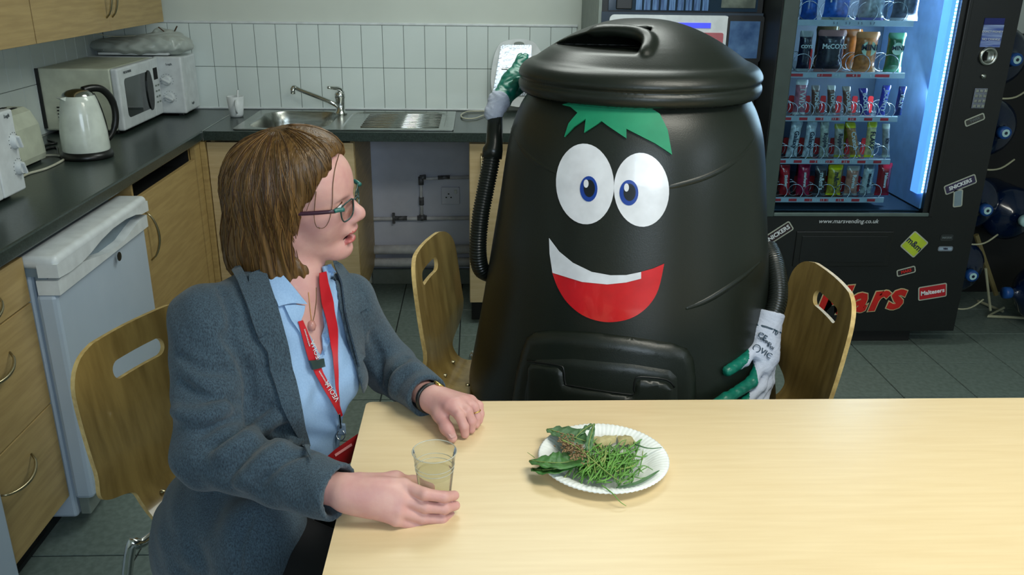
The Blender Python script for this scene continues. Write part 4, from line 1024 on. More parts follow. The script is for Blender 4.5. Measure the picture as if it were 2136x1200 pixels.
# moulded ridges and the access hatch
for pts in ([(1066, 268), (1085, 305), (1110, 332), (1140, 350), (1170, 366)], [(1584, 262), (1560, 310), (1520, 345), (1470, 370), (1420, 385), (1390, 392)], [(1588, 545), (1560, 570), (1520, 600), (1470, 630), (1430, 645)], [(1500, 620), (1450, 640), (1415, 648)][:0]):
    if not pts: continue
    sm = np.array(smoothpath([(a, b, 0) for a, b in pts], 5))[:, :2]; P = trace(bodyf, sm[:, 0], sm[:, 1]); N = normal(bodyf, P)
    B().tube(P-N*.0095, [.0095+.0028*math.sin(PI*i/(len(P)-1)) for i in range(len(P))], 14).to('ridge', 'bin', bn, smooth=True)
hatch = [(1062, 905), (1070, 830), (1078, 775), (1089, 735), (1100, 704), (1118, 692), (1150, 689), (1230, 692), (1320, 703), (1400, 715), (1432, 726), (1446, 748), (1451, 790), (1454, 905)]
hp_ = poly2(hatch)
ho = patch('hatch_frame', hatch, bodyf, 'bin', bn, -.004, .004, step=7, tfn=lambda U: .006+.016*(np.clip(-hp_(U)/22, 0, 1)**.55))
door = [(1100, 905), (1104, 820), (1116, 758), (1128, 748), (1200, 745), (1320, 756), (1392, 768), (1406, 782), (1410, 905)]
dp_ = poly2(door)
patch('hatch_door', door, bodyf, 'bin', ho, .012, .004, step=8, tfn=lambda U: .006+.006*np.clip(-dp_(U)/10, 0, 1))
lat = [(1110, 905), (1114, 766), (1120, 756), (1172, 763), (1181, 772), (1184, 798), (1200, 804), (1316, 822), (1322, 812), (1325, 792), (1334, 786), (1382, 792), (1397, 806), (1402, 905)]
lp_2 = poly2(lat)
patch('hatch_latch', lat, bodyf, 'bin', ho, .0215, .003, step=8, tfn=lambda U: .003+.005*np.clip(-lp_2(U)/5, 0, 1))
gl = np.array(smoothpath([(a, b-2, 0) for a, b in [(1112, 752), (1174, 760), (1184, 770), (1187, 797), (1202, 802), (1314, 819), (1320, 808), (1323, 788), (1334, 782), (1384, 788), (1400, 804)]], 3))[:, :2]
P = trace(bodyf, gl[:, 0], gl[:, 1]); N = normal(bodyf, P); B().tube(P+N*.0235, .0022, 8).to('latch_groove', 'black', ho, smooth=True)

def ribbed(path, r, period=.0075, amp=.10):
    p = np.array(smoothpath(path, 24)); L = np.concatenate([[0], np.cumsum(np.linalg.norm(np.diff(p, axis=0), axis=1))])
    s = np.arange(0, L[-1], period/5); q = np.stack([np.interp(s, L, p[:, i]) for i in range(3)], -1)
    return [tuple(a) for a in q], [r*(1+amp*(1 if (i % 5) in (0, 1, 2) else -1)*.6) for i in range(len(s))]
# arm on the left, reaching up behind the lid
pts = [un(x, y, d=d) for x, y, d in ((1022, 572, 2.40), (1003, 560, 2.36), (997, 520, 2.33), (1002, 455, 2.31), (1012, 400, 2.30), (1022, 350, 2.29), (1027, 318, 2.285))]
a_, r_ = ribbed(pts, .0225)
arm = B().tube(a_, r_, 16).to('arm_hose', 'hose', bn, smooth=True)
B().tube([un(1026, 330, d=2.286), un(1028, 312, d=2.285), un(1031, 300, d=2.284), un(1033, 236, d=2.28)], [.027, .027, .0225, .020], 20).to('hose_cuff', 'hose', arm, smooth=True)
U_ = lambda x, y, d: un(x, y, d=d)
S = SDF().add(rc(U_(1030, 236, 2.28), U_(1040, 212, 2.285), .026, .026), .012).add(rc(U_(1044, 208, 2.29), U_(1072, 172, 2.33), .026, .034), .02).add(rc(U_(1070, 175, 2.33), U_(1090, 130, 2.36), .028, .02), .02)
S.add(rc(U_(1062, 196, 2.30), U_(1080, 168, 2.27), .014, .012), .01).add(rc(U_(1078, 150, 2.35), U_(1096, 118, 2.40), .012, .010), .01).add(rc(U_(1086, 152, 2.33), U_(1106, 130, 2.38), .012, .010), .01).add(rc(U_(1090, 165, 2.33), U_(1112, 150, 2.38), .012, .010), .01).add(rc(U_(1070, 152, 2.36), U_(1086, 118, 2.42), .012, .010), .01)
S.disp(lambda P: .0012*np.sin(P[:, 0]*260+5*np.sin(P[:, 2]*120))*np.sin(P[:, 2]*190))
gA = U_(1041, 207, 2.285); gD = U_(1072, 168, 2.33)-gA; gD /= np.linalg.norm(gD)
gl_ = sdfobj([S.mesh((1.65, -2.3, 1.10), (1.98, -1.75, 1.42), .003)], 'glove', ['gwhite', 'ggreen'], arm, matfn=lambda c: ((c-gA)@gD > .004+.004*np.sin(c[:, 1]*300)))
# arm on the right, hanging with a spread glove
pts = [un(x, y, d=d) for x, y, d in ((1604, 520, 2.30), (1614, 545, 2.25), (1622, 585, 2.21), (1622, 625, 2.18), (1612, 660, 2.16))]
a_, r_ = ribbed(pts, .0235)
arm = B().tube(a_, r_, 16).to('arm_hose', 'hose', bn, smooth=True)
B().tube([un(1600, 520, d=2.30), un(1606, 528, d=2.29), un(1611, 548, d=2.255)], [.018, .0265, .0265], 20).to('hose_cuff', 'hose', arm, smooth=True)
S = SDF().add(rc(U_(1605, 655, 2.16), U_(1595, 692, 2.15), .038, .035), .01)
S.cut(halfspace(U_(1607, 650, 2.16), U_(1612, 630, 2.16)-U_(1606, 655, 2.16)), .004)
for pa_, pb_, ra, rb in (((1604, 695, 2.15), (1606, 745, 2.14), .024, .024), ((1588, 695, 2.14), (1580, 738, 2.12), .022, .018), ((1597, 720, 2.14), (1592, 765, 2.13), .026, .024)): S.add(rc(U_(*pa_), U_(*pb_), ra, rb), .02)
for ch, ra in ((((1580, 722, 2.13), (1552, 752, 2.09), (1518, 774, 2.055)), .0135), (((1588, 758, 2.13), (1568, 798, 2.09), (1515, 832, 2.04), (1490, 846, 2.02)), .0135), (((1600, 762, 2.14), (1588, 805, 2.12), (1556, 838, 2.08), (1530, 862, 2.05)), .012), (((1606, 758, 2.15), (1600, 800, 2.15), (1576, 840, 2.12), (1556, 868, 2.10)), .0115), (((1610, 750, 2.17), (1606, 795, 2.17), (1592, 838, 2.15), (1580, 860, 2.14)), .0105)):
    for p0, p1 in zip(ch, ch[1:]): S.add(rc(U_(*p0), U_(*p1), ra*1.1, ra), .009)
S.disp(lambda P: .0007*np.sin(P[:, 0]*300+5*np.sin(P[:, 2]*150))*np.sin(P[:, 2]*240))
bx = np.array([un(x, y, d=2.12) for x, y in ((1490, 640), (1500, 672), (1566, 686), (1560, 715), (1548, 738), (1533, 748), (1531, 758), (1572, 759), (1570, 786), (1548, 812), (1520, 838), (1500, 860))])
sdfobj([S.mesh((2.3, -2.6, .38), (2.75, -1.9, .84), .0026)], 'glove', ['gwhite', 'ggreen'], arm,
       matfn=lambda c: c[:, 0] < np.interp(-c[:, 2], -bx[:, 2], bx[:, 0]))
gs = S
band = patch('wrist_line', [(1564, 672), (1600, 681), (1629, 693), (1629, 696), (1600, 685), (1563, 676)], gs, 'ink', arm, .0006, .0006)
for s_, x, y, sz in (('10', 1617, 693, .016), ('CE', 1590, 702, .020), ('IWIND', 1598, 713, .010), ('II OI', 1607, 724, .010), ('VIC', 1598, 738, .020)):
    P = trace(gs, x, y)[0]; xd = un(x+10, y+6.5, d=2.18)-un(x, y, d=2.18); yd = un(x+6, y-10, d=2.18)-un(x, y, d=2.18)
    n_ = CAM-P; n_ /= np.linalg.norm(n_); text(s_, sz, 'ink', P+n_*.0035, xd, yd, arm, ext=.0015)
P = trace(gs, 1578, 727)[0]; e1 = CR; e2 = CU; B().tube([P-CF*.003+(e1*math.cos(a)+e2*math.sin(a))*.009 for a in [2*PI*k/20 for k in range(20)]], .0012, 5, closed=True).to('printed_ring', 'ink', arm)

# ------------------------------------------------------------------ plate of leaves and the cup
pc = np.array([*un(1258, 957, z=.752)[:2], .7405])
pl = thing('paper_plate', 'white fluted paper plate of leaves and grass on the table', 'plate', pc)
fl_ = lambda a, r: .0009*math.sin(a*80) if r > .078 else 0
B().lathe([(0, 0), (.074, 0), (.080, .003), (.088, .0095), (.100, .0155), (.112, .018), (.1155, .0165), (.114, .0155), (.100, .0135), (.089, .008), (.081, .0018), (.074, -.0), ][:7]+[(.1145, .0152), (.100, .0135), (.088, .0075), (.079, .0012)], pc, 240, flute=fl_).to('plate', 'pot', pl, smooth=True)
def leafmesh(path, wmax, mt, parent, name='blade', fold=.3, wave=0):
    P = np.array(smoothpath(path, 6)); n = len(P); V = []; F = []
    for i, p in enumerate(P):
        t_ = i/(n-1); tg = P[min(i+1, n-1)]-P[max(i-1, 0)]; tg /= np.linalg.norm(tg)+1e-9
        sd = np.cross(tg, [0, 0, 1]); sd /= np.linalg.norm(sd)+1e-9
        ww = wmax*(math.sin(PI*min(1, max(0.02, t_**.8)))**.7)*(1+.06*math.sin(i*2.3)*wave)
        for k in (-1, -.5, 0, .5, 1): V.append(p+sd*ww*k+np.array([0, 0, abs(k)*ww*fold+.002*wave*math.sin(i*1.7+k*2)]))
    for i in range(n-1):
        for k in range(4): a = i*5+k; F.append((a, a+1, a+6, a+5))
    o = mesh(name, V, F, mt, parent, smooth=True)
    md = o.modifiers.new('solid', 'SOLIDIFY'); md.thickness = .0006
    return o
Zp = lambda x, y, z: un(x, y, z=z)
def leaf(label, pts, w_, mt, group='leaves on the plate'):
    q = [Zp(*p) for p in pts]; c = thing('leaf', label, 'leaf', q[0], group=group)
    leafmesh(q, w_, mt, c, 'blade', .25, 1)
    B().tube([tuple(a+np.array([0, 0, .0012])) for a in smoothpath(q, 4)], .0009, 5).to('midrib', 'grassl', c, smooth=True)
leaf('large dark leaf at upper left of the plate', ((1232, 925, .765), (1200, 915, .770), (1165, 903, .767), (1141, 896, .763)), .024, 'leafd')
leaf('broad glossy leaf overhanging the plate at left', ((1215, 955, .764), (1180, 966, .768), (1140, 966, .766), (1104, 962, .757)), .027, 'leaf')
leaf('second broad leaf under the glossy one at lower left', ((1200, 965, .760), (1165, 978, .763), (1130, 982, .760), (1110, 978, .752)), .019, 'leaf')
leaf('narrow upright leaf crossing at upper left', ((1199, 915, .77), (1215, 900, .778), (1232, 889, .782), (1241, 886, .783)), .006, 'leafd')
leaf('thin pointed leaf standing up in the middle', ((1231, 955, .76), (1228, 930, .775), (1234, 905, .785), (1239, 885, .79)), .0065, 'leafd')
for lab, q4 in (('pale crumpled teabag at the back of the plate, left one', ((1236, 912), (1287, 908), (1284, 924), (1240, 938))), ('pale crumpled teabag at the back of the plate, right one', ((1287, 910), (1318, 909), (1328, 926), (1292, 930)))):
    c = thing('teabag', lab, 'teabag', Zp(*q4[0], .75), group='teabags on the plate'); V = []; F = []
    A4 = [np.array(Zp(*q, .752)) for q in q4]
    for s_ in (1, -1):
        for j in range(7):
            for i in range(7):
                u, v_ = i/6, j/6; p = A4[0]*(1-u)*(1-v_)+A4[1]*u*(1-v_)+A4[2]*u*v_+A4[3]*(1-u)*v_
                V.append(p+np.array([0, 0, s_*.006*(math.sin(PI*u)*math.sin(PI*v_))**.6+(.0015*math.sin(i*2.2+j*1.3))]))
    for s_ in (0, 1):
        for j in range(6):
            for i in range(6): k = s_*49+j*7+i; f = [k, k+1, k+8, k+7]; F.append(f if not s_ else f[::-1])
    mesh('bag', V, F, 'teab', c, smooth=True)
# grass clippings: a tangle nobody could count
rnd = random.Random(5); gb = B(); gb2 = B()
for k in range(340):
    cx = rnd.gauss(1262, 40); cyy = rnd.gauss(965, 20)
    if rnd.random() < .6: a = math.radians(rnd.gauss(-62, 22)); L = rnd.uniform(25, 62)
    else: a = rnd.uniform(-PI, PI); L = rnd.uniform(18, 48)
    if abs(cx-1262) > 90 or not 925 < cyy < 1012: continue
    z0 = .748+rnd.random()*.022*max(0, 1-((cx-1262)/95)**2)
    pts = []
    for q in (-1, -.3, .4, 1):
        pts.append(Zp(cx+math.cos(a)*L/2*q+rnd.uniform(-2, 2), cyy+math.sin(a)*L/2*q*.8+rnd.uniform(-2, 2), z0+(.004 if abs(q) < .5 else -.001)))
    if max(np.linalg.norm(p[:2]-pc[:2]) for p in pts) > .108: continue
    r0 = rnd.uniform(.0007, .0017); (gb if rnd.random() < .85 else gb2).tube(smoothpath(pts, 2), [r0*.5]+[r0]*5+[r0*.3], 5)
for b_, nm, mt_ in ((gb, 'cut_grass', 'grass'), (gb2, 'dry_grass', 'grassl')):
    o_ = b_.to(nm, mt_, None, smooth=True); tag(o_, 'tangled heap of fresh cut green grass on the plate' if nm == 'cut_grass' else 'pale dry stalks mixed through the grass heap', 'grass', kind='stuff')
def stalk(label, pts, r, mt, w_=0, sub=None):
    q = [Zp(*p) for p in pts]; c = thing('grass_stalk', label, 'stalk', q[0], group='single stalks on the plate')
    P = smoothpath(q, 5); n = len(P)
    if w_: leafmesh(q, w_, mt, c, 'blade', .4)
    else: B().tube(P, [r*(1-.6*i/n) for i in range(n)], 6).to('stem', mt, c, smooth=True)
    return c
stalk('grey-green blade sweeping to the right rim of the plate', ((1285, 1018, .757), (1325, 1010, .760), (1352, 997, .763), (1376, 981, .764)), .002, 'leafd', .0036)
stalk('dark sprig reaching the right rim of the plate', ((1325, 927, .766), (1345, 934, .766), (1362, 936, .764), (1380, 934, .762)), .0014, 'leafd')
stalk('thin blade poking over the front rim onto the table', ((1255, 1012, .762), (1278, 1030, .759), (1292, 1046, .752), (1306, 1056, .744)), .0012, 'grass')
stalk('fine stalk sticking out at the left of the plate', ((1115, 955, .757), (1107, 949, .758), (1100, 944, .759)), .0008, 'grassl')
stalk('short bent blade at the right of the heap', ((1330, 975, .762), (1345, 972, .764), (1362, 981, .762)), .0012, 'grass')
c = stalk('long pale stalk with a brown seed head lying across the heap', ((1172, 918, .785), (1200, 932, .783), (1230, 955, .78), (1265, 985, .772), (1298, 1008, .765)), .0016, 'grassl')
sb = B(); rnd = random.Random(3)
for k in range(230):
    t_ = rnd.random(); p = Zp(1172+42*t_+rnd.gauss(0, 9), 915+38*t_+rnd.gauss(0, 9), .778+rnd.uniform(-.006, .008)); d_ = np.array([rnd.gauss(0, 1), rnd.gauss(0, 1), rnd.gauss(0, .5)]); d_ *= .003/np.linalg.norm(d_)
    sb.tube([p-d_, p, p+d_], [.0005, .0014, .0005], 5)
o_ = sb.to('seed_head', 'seed', c, smooth=True); o_['kind'] = 'stuff'
cg = np.array([*un(906, 942, d=1.36)[:2], .7405])
c = thing('plastic_cup', 'clear plastic cup of water held in her right hand', 'cup', cg)
B().lathe([(0, .0012), (.0225, .0012), (.0237, .004), (.0316, .078), (.0322, .080), (.0335, .099), (.0355, .1005), (.0352, .102)], cg, 48).to('cup', 'cup', c, smooth=True)
B().tube([cg+np.array([.0352*math.cos(a), .0352*math.sin(a), .101]) for a in [2*PI*k/48 for k in range(48)]], .0009, 6, closed=True).to('rim', 'cuprim', c, smooth=True)
for z_, r_ in ((.078, .0317), (.070, .0308)): B().tube([cg+np.array([r_*math.cos(a), r_*math.sin(a), z_]) for a in [2*PI*k/40 for k in range(40)]], .0007, 6, closed=True).to('moulded_line', 'cuprim', c, smooth=True)
B().lathe([(.0285, .0595), (.0284, .064), (0, .064)], cg, 40).to('water', 'water', c, smooth=True, angle=50)
# ------------------------------------------------------------------ the seated woman
HO = un(621, 411, d=1.57)
az = math.radians(-7); rl = math.radians(8)
hF = np.array([math.cos(az), math.sin(az), 0]); _L = np.array([-math.sin(az), math.cos(az), 0]); _Z = np.array([0, 0, 1.])
hU = math.cos(rl)*_Z-math.sin(rl)*_L; hL = math.cos(rl)*_L+math.sin(rl)*_Z
HR = np.stack([hF, hL, hU])                       # rows: the head's forward, left and up
HS = 1.03
def h2w(P): return HO+(np.asarray(P)*HS)@HR
def w2h(P): return (np.asarray(P)-HO)@HR.T/HS
wo = thing('person', 'seated woman in blue-grey jacket and pale blue shirt, facing the compost bin', 'person', (1.32, -2.8, .46))
# joints of the body in the room
J = {k: un(x, y, d=d) for k, (x, y, d) in dict(neck=(612, 604, 1.61), Rs=(432, 680, 1.50), Ls=(716, 640, 1.74), chest=(592, 765, 1.635), waist=(580, 930, 1.67), hip=(525, 1050, 1.68), Re=(437, 945, 1.45), Rw=(712, 1028, 1.345), Le=(812, 765, 1.84), Lw=(893, 828, 1.662)).items()}
ta = math.radians(-38); tF = np.array([math.cos(ta), math.sin(ta), 0]); tL = np.array([-math.sin(ta), math.cos(ta), 0]); TR = np.stack([tF, tL, _Z], 1)
def torso(S, g=0.0):
    S.add(rc(J['Rs']+tL*.01, J['Ls'], .052+g, .05+g), .05)
    S.add(el(J['chest']-tF*.015, (.098+g, .155+g, .19), TR), .05)
    for s in (-1, 1): S.add(el(J['chest']+tF*.055+tL*.062*s-_Z*.035, (.055+g, .062+g, .065), TR), .04)
    S.add(el(J['waist']-tF*.01, (.098+g, .142+g, .17), TR), .06)
    S.add(el(J['hip'], (.12+g, .165+g, .13), TR), .06)
    S.add(rc(J['neck']-_Z*.04-tF*.02, (J['Rs']+J['Ls'])/2+_Z*.01-tF*.01, .05, .062+g), .05)
    return S
body_core = torso(SDF(), -.012)
# --- head
hs = SDF()
hs.add(el((-.012, 0, .032), (.099, .075, .086)), .02)
hs.add(el((.028, 0, -.018), (.064, .060, .088)), .03)
hs.add(el((.055, 0, .035), (.040, .056, .045)), .03)
for s in (1, -1):
    hs.add(rc((-.005, .050*s, -.055), (.060, .019*s, -.093), .020, .018), .025)
    hs.add(el((.052, .034*s, -.034), (.027, .024, .027)), .025)
    hs.add(el((.079, .022*s, .016), (.012, .022, .008)), .012)
    hs.sub(el((.094, .031*s, -.002), (.013, .017, .010)), .014)
    hs.add(el((.0735, .031*s, -.003), (.0125, .0135, .0125)), .003)
    hs.add(el((.073, .031*s, .004), (.0135, .015, .009)), .004)
    hs.add(el((.0735, .031*s, -.012), (.012, .014, .005)), .006)
    hs.add(el((-.008, .077*s, -.01), (.016, .009, .03)), .006)
    hs.add(el((.097, .0105*s, -.036), (.011, .0075, .0068)), .006)
hs.add(rc((.083, 0, .004), (.109, 0, -.024), .0068, .0102), .014)
hs.add(el((.107, 0, -.030), (.012, .0095, .009)), .008)
hs.add(el((.082, 0, -.052), (.018, .026, .017)), .014)
hs.add(el((.095, 0, -.0585), (.0085, .019, .0048)), .006)
hs.add(el((.089, 0, -.0785), (.009, .0165, .0058)), .006)
hs.sub(el((.096, 0, -.068), (.024, .0185, .0058)), .004)
hs.add(el((.071, 0, -.098), (.019, .021, .017)), .018)
hs.sub(el((.094, 0, -.0875), (.008, .016, .004)), .008)
nk = w2h(J['neck']); st = w2h(J['neck']+tF*.05-_Z*.09)
hs.add(rc((-.022, 0, -.055), nk+np.array([.004, 0, .01]), .050, .052), .022)
hs.add(rc((-.008, 0, -.075), nk+np.array([.016, 0, .0]), .036, .036), .02)
wcore = torso(SDF(), -.011)
hs.add(lambda P: wcore(h2w(P))/HS, .03)
hs.cut(lambda P: (J['neck'][2]-.19-h2w(P)[:, 2]), .002)
HV, HFc = hs.mesh((-.26, -.26, -.36), (.26, .26, .135), .0026)
# --- hands
def chain(S, pts, rs, k=.006):
    for i in range(len(pts)-1): S.add(rc(pts[i], pts[i+1], rs[i], rs[i+1]), k)
rh = SDF()
RW = J['Rw']+np.array([0, 0, .003])
Y_ = lambda x, y, Y: un(x, y, y=Y)
rh.add(rc(J['Re'], RW, .036, .0265), .02)
mcp = [Y_(842, 1013, -3.082), Y_(837, 1041, -3.098), Y_(832, 1066, -3.108), Y_(826, 1086, -3.112)]
for k_, m_ in enumerate(mcp): rh.add(rc(RW+(m_-RW)*.12, m_, .021-.001*k_, .0118-.0008*k_), .016)
rh.add(el((RW*.5+(mcp[1]+mcp[2])*.25), (.045, .016, .030), np.stack([(mcp[1]-RW)/np.linalg.norm(mcp[1]-RW), np.array([0, 1., 0]), np.array([0, 0, 1.])], 1)), .02)
fing = [((886, 1031), (926, 1037), (948, 1034)), ((888, 1058), (928, 1061), (950, 1055)), ((882, 1081), (922, 1083), (941, 1076)), ((872, 1097), (905, 1099), (922, 1093))]
for m_, f3, r0 in zip(mcp, fing, (.0095, .0095, .009, .008)):
    chain(rh, [m_, Y_(*f3[0], -3.1005), Y_(*f3[1], -3.094), Y_(*f3[2], -3.076)], [r0*1.12, r0, r0*.93, r0*.82], .004)
chain(rh, [RW+np.array([.03, .012, .004]), Y_(825, 1003, -3.055), Y_(862, 1008, -3.02), Y_(897, 1018, -3.012)], [.018, .0135, .0105, .0085], .012)
lh = SDF()
Z_ = lambda x, y, z: un(x, y, z=z)
LW = Z_(896, 829, .783)
lh.add(rc(J['Le'], LW, .034, .0245), .02)
Lf = [((937, 848, .792), (958, 866, .786), (968, 890, .766), (970, 906, .750)), ((953, 842, .795), (975, 857, .787), (984, 880, .766), (983, 896, .750)), ((968, 838, .791), (989, 849, .783), (995, 871, .763), (993, 886, .750)), ((981, 837, .783), (999, 846, .775), (1002, 864, .760), (1000, 878, .7495))]
for c4, r0 in zip(Lf, (.0092, .0092, .0087, .0078)):
    p4 = [Z_(*q) for q in c4]
    lh.add(rc(LW+(p4[0]-LW)*.15, p4[0], .019, .0125), .015)
    chain(lh, p4, [r0*1.25, r0*1.05, r0*.95, r0*.88], .004)
chain(lh, [LW+np.array([.004, -.012, -.006]), Z_(918, 866, .772), Z_(931, 893, .760), Z_(944, 914, .751)], [.0175, .0125, .0105, .0088], .012)
g1 = rh.mesh(np.minimum(J['Re'], RW)-.06, np.array([1.78, -2.95, .86]), .002)
g2 = lh.mesh(np.array([1.5, -2.95, .70]), np.array([1.82, -2.45, .86]), .002)
# limbs and trunk under the clothes
ts = torso(SDF(), -.02)
Kr, Kl = np.array([1.66, -3.08, .56]), np.array([1.76, -2.80, .56]); Ar, Al = np.array([1.68, -3.05, .1]), np.array([1.74, -2.80, .1])
Hr, Hl = J['hip']-tL*.08+tF*.05, J['hip']+tL*.09+tF*.03
for s_, e_ in (('Rs', 'Re'), ('Ls', 'Le')): ts.add(rc(J[s_], J[e_], .042, .036), .03)
ts.add(rc(J['Re'], RW, .034, .020), .02); ts.add(rc(J['Le'], LW, .032, .019), .02)
for h_, k_, a_ in ((Hr, Kr, Ar), (Hl, Kl, Al)): ts.add(rc(h_, k_, .066, .048), .04); ts.add(rc(k_, a_, .046, .033), .02); ts.add(rc(a_-_Z*.05, a_+np.array([.14, -.02, -.065]), .028, .022), .02)
g3 = ts.mesh((1.05, -3.3, 0), (1.95, -2.35, 1.05), .008)
g3[0][:, 2] = np.maximum(g3[0][:, 2], .012)
def headmat(c):
    L = w2h(c); x, y, z = L[:, 0], L[:, 1], L[:, 2]; m_ = np.zeros(len(c), int)
    lips = (x > .083) & (np.abs(y) < .0205) & (((z < -.0560-.0*np.abs(y)) & (z > -.0665)) | ((z < -.070) & (z > -.0838)))
    m_[lips & (np.linalg.norm(c-HO, axis=1) < .16)] = 1
    inm = (x > .06) & (x < .094) & (np.abs(y) < .019) & (z < -.0632) & (z > -.0728); m_[inm & (x < .0905)] = 2
    return m_
body = sdfobj([(h2w(HV), HFc), g1, g2, g3], 'body', ['skin', 'lip', 'mouthin'], wo, matfn=headmat)
# eyes, brows, teeth
for s in (-1, 1):
    e = B().lathe([(0, .0118)]+[(.0118*math.sin(a), .0118*math.cos(a)) for a in [PI*k/16 for k in range(1, 16)]]+[(0, -.0118)], (0, 0, 0), 20)
    Rm = Matrix([hF, hL, hU]).transposed()
    for v_ in e.bm.verts: v_.co = Vector(tuple(h2w((.0772, .031*s, -.0035)))) + Rm @ v_.co
    e.to('eye', 'eyew', body, smooth=True)
    i_ = B().lathe([(0, .0012), (.0052, .0004), (.0052, 0)], h2w((.0890, .0312*s, -.0045)), 16, Rm @ Matrix.Rotation(PI/2, 3, 'Y')); i_.to('iris', mat('iris_green', (54, 70, 60), .2), body, smooth=True)
    B().tube([h2w(p) for p in smoothpath([(.082, .017*s, .000), (.0875, .025*s, .0035), (.0865, .035*s, .0035), (.079, .045*s, -.001)], 4)], .0011, 6).to('lash', 'haird', body, smooth=True)
    B().tube([h2w(p) for p in smoothpath([(.0905, .012*s, .019), (.0905, .022*s, .0225), (.085, .035*s, .0215), (.074, .047*s, .016)], 4)], [.0007]+[.0016]*9+[.0014, .0010, .0006], 6).to('eyebrow', 'hairl', body, smooth=True)
B().tube([h2w(p) for p in smoothpath([(.080, .015, -.0645), (.0885, .008, -.0645), (.0905, 0, -.0645), (.0885, -.008, -.0645), (.080, -.015, -.0645)], 4)], .0022, 8).to('teeth', 'eyew', body, smooth=True)
# --- hair
zf = np.array([-.2, -.150, -.135, -.113, -.085, -.047, -.015, .007, .030, .048, .066, .080, .2]); xf = np.array([.02, .022, .030, .026, .008, .008, .022, .034, .050, .064, .078, .088, .10])
hh = SDF()
hh.add(el((-.016, 0, .034), (.113, .088, .087)), .02).add(el((-.030, 0, -.02), (.100, .094, .10)), .03)
hh.add(el((-.048, 0, -.085), (.098, .093, .085)), .03).add(el((.02, 0, .075), (.068, .066, .050)), .03)
hh.add(rc((-.03, .062, -.12), (-.105, .0, -.125), .034, .036), .03).add(rc((-.03, -.062, -.12), (-.105, .0, -.125), .036, .036), .03)
hh.add(rc((.008, -.062, -.06), (.012, -.060, -.118), .024, .018), .02).add(rc((.008, .062, -.06), (.012, .060, -.118), .024, .018), .02)
hh.cut(lambda P: (P[:, 0]-np.interp(P[:, 2], zf, xf)-.02*np.clip((.035-np.abs(P[:, 1]+.01))/.035, 0, 1)*(P[:, 2] < .085)*-1)*.8, .012)
hh.cut(lambda P: -(P[:, 2]-(-.150+.22*np.clip(P[:, 0]+.02, 0, 1)+.004*np.sin(np.arctan2(P[:, 1], P[:, 0]+.03)*23))), .008)
hh.sub(el((.030, 0, -.085), (.062, .052, .075)), .01)
def groove(P):
    a = np.arctan2(P[:, 1], P[:, 0]+.03); return -.0013*np.sin(a*38+3*np.sin(P[:, 2]*22+a*3))-.0016*np.sin(a*17+2*np.sin(P[:, 2]*15))
hh.disp(lambda P: groove(P)*np.clip((.14-P[:, 2])/.1, 0, 1))
hair = sdfobj([hh.mesh((-.17, -.13, -.17), (.13, .13, .15), .0028)], 'hair', 'hair', wo, xf=h2w)
rnd = random.Random(11); strands = [B(), B(), B()]
els = np.radians(np.linspace(82, -58, 13)); hc = np.array([-.02, 0, -.005]); meta = []; D_ = []
for i in range(430):
    ph = rnd.uniform(math.radians(12), math.radians(348)); dr = rnd.gauss(0, .05)
    for e_ in els[rnd.randint(0, 5):rnd.randint(8, 13)]:
        a = ph+dr*math.sin(e_*2+i)+.05*math.sin(e_*5+i); D_.append((math.cos(a)*math.cos(e_), math.sin(a)*math.cos(e_), math.sin(e_))); meta.append(i)
D_ = np.array(D_); P = hc+D_*.24; ok = np.zeros(len(P), bool)
for _ in range(26):
    v_ = hh(P); ok = v_ < .0008; P = P-D_*np.where(ok, 0, v_*.85)[:, None]
ok &= ((P-hc)*D_).sum(1) > .04; meta = np.array(meta)
for i in range(430):
    pts = []
    for k in np.nonzero(meta == i)[0]:
        if not ok[k]: break
        pts.append(P[k]+D_[k]*rnd.uniform(-.0004, .0009))
    if len(pts) < 4: continue
    r0 = rnd.uniform(.0004, .0009); Q = [h2w(p) for p in smoothpath(pts, 2)]
    strands[0 if rnd.random() < .33 else (1 if rnd.random() < .5 else 2)].tube(Q, [r0*.4]+[r0]*(len(Q)-2)+[r0*.2], 4)
for b_, m_ in zip(strands, ('hairl', 'haird', 'hair')):
    o_ = b_.to('hair_strands', m_, hair, smooth=True); o_['kind'] = 'stuff'
loose = [[(708, 322), (700, 350), (695, 385), (694, 420), (690, 450), (682, 470), (672, 477), (664, 474)], [(660, 400), (657, 430), (656, 455), (660, 472), (668, 478)], [(690, 335), (672, 372), (652, 410), (640, 440)]]
hw_f = lambda P: hs(w2h(P))*HS
lb_ = B()
for q in loose:
    sm = np.array(smoothpath([(a, b, 0) for a, b in q], 4))[:, :2]; P = trace(hw_f, sm[:, 0], sm[:, 1]); lb_.tube(P-CF*.002, [.0008*(1-.5*i/len(P)) for i in range(len(P))], 6)
lb_.to('loose_strands', 'hair', hair, smooth=True)['kind'] = 'stuff'
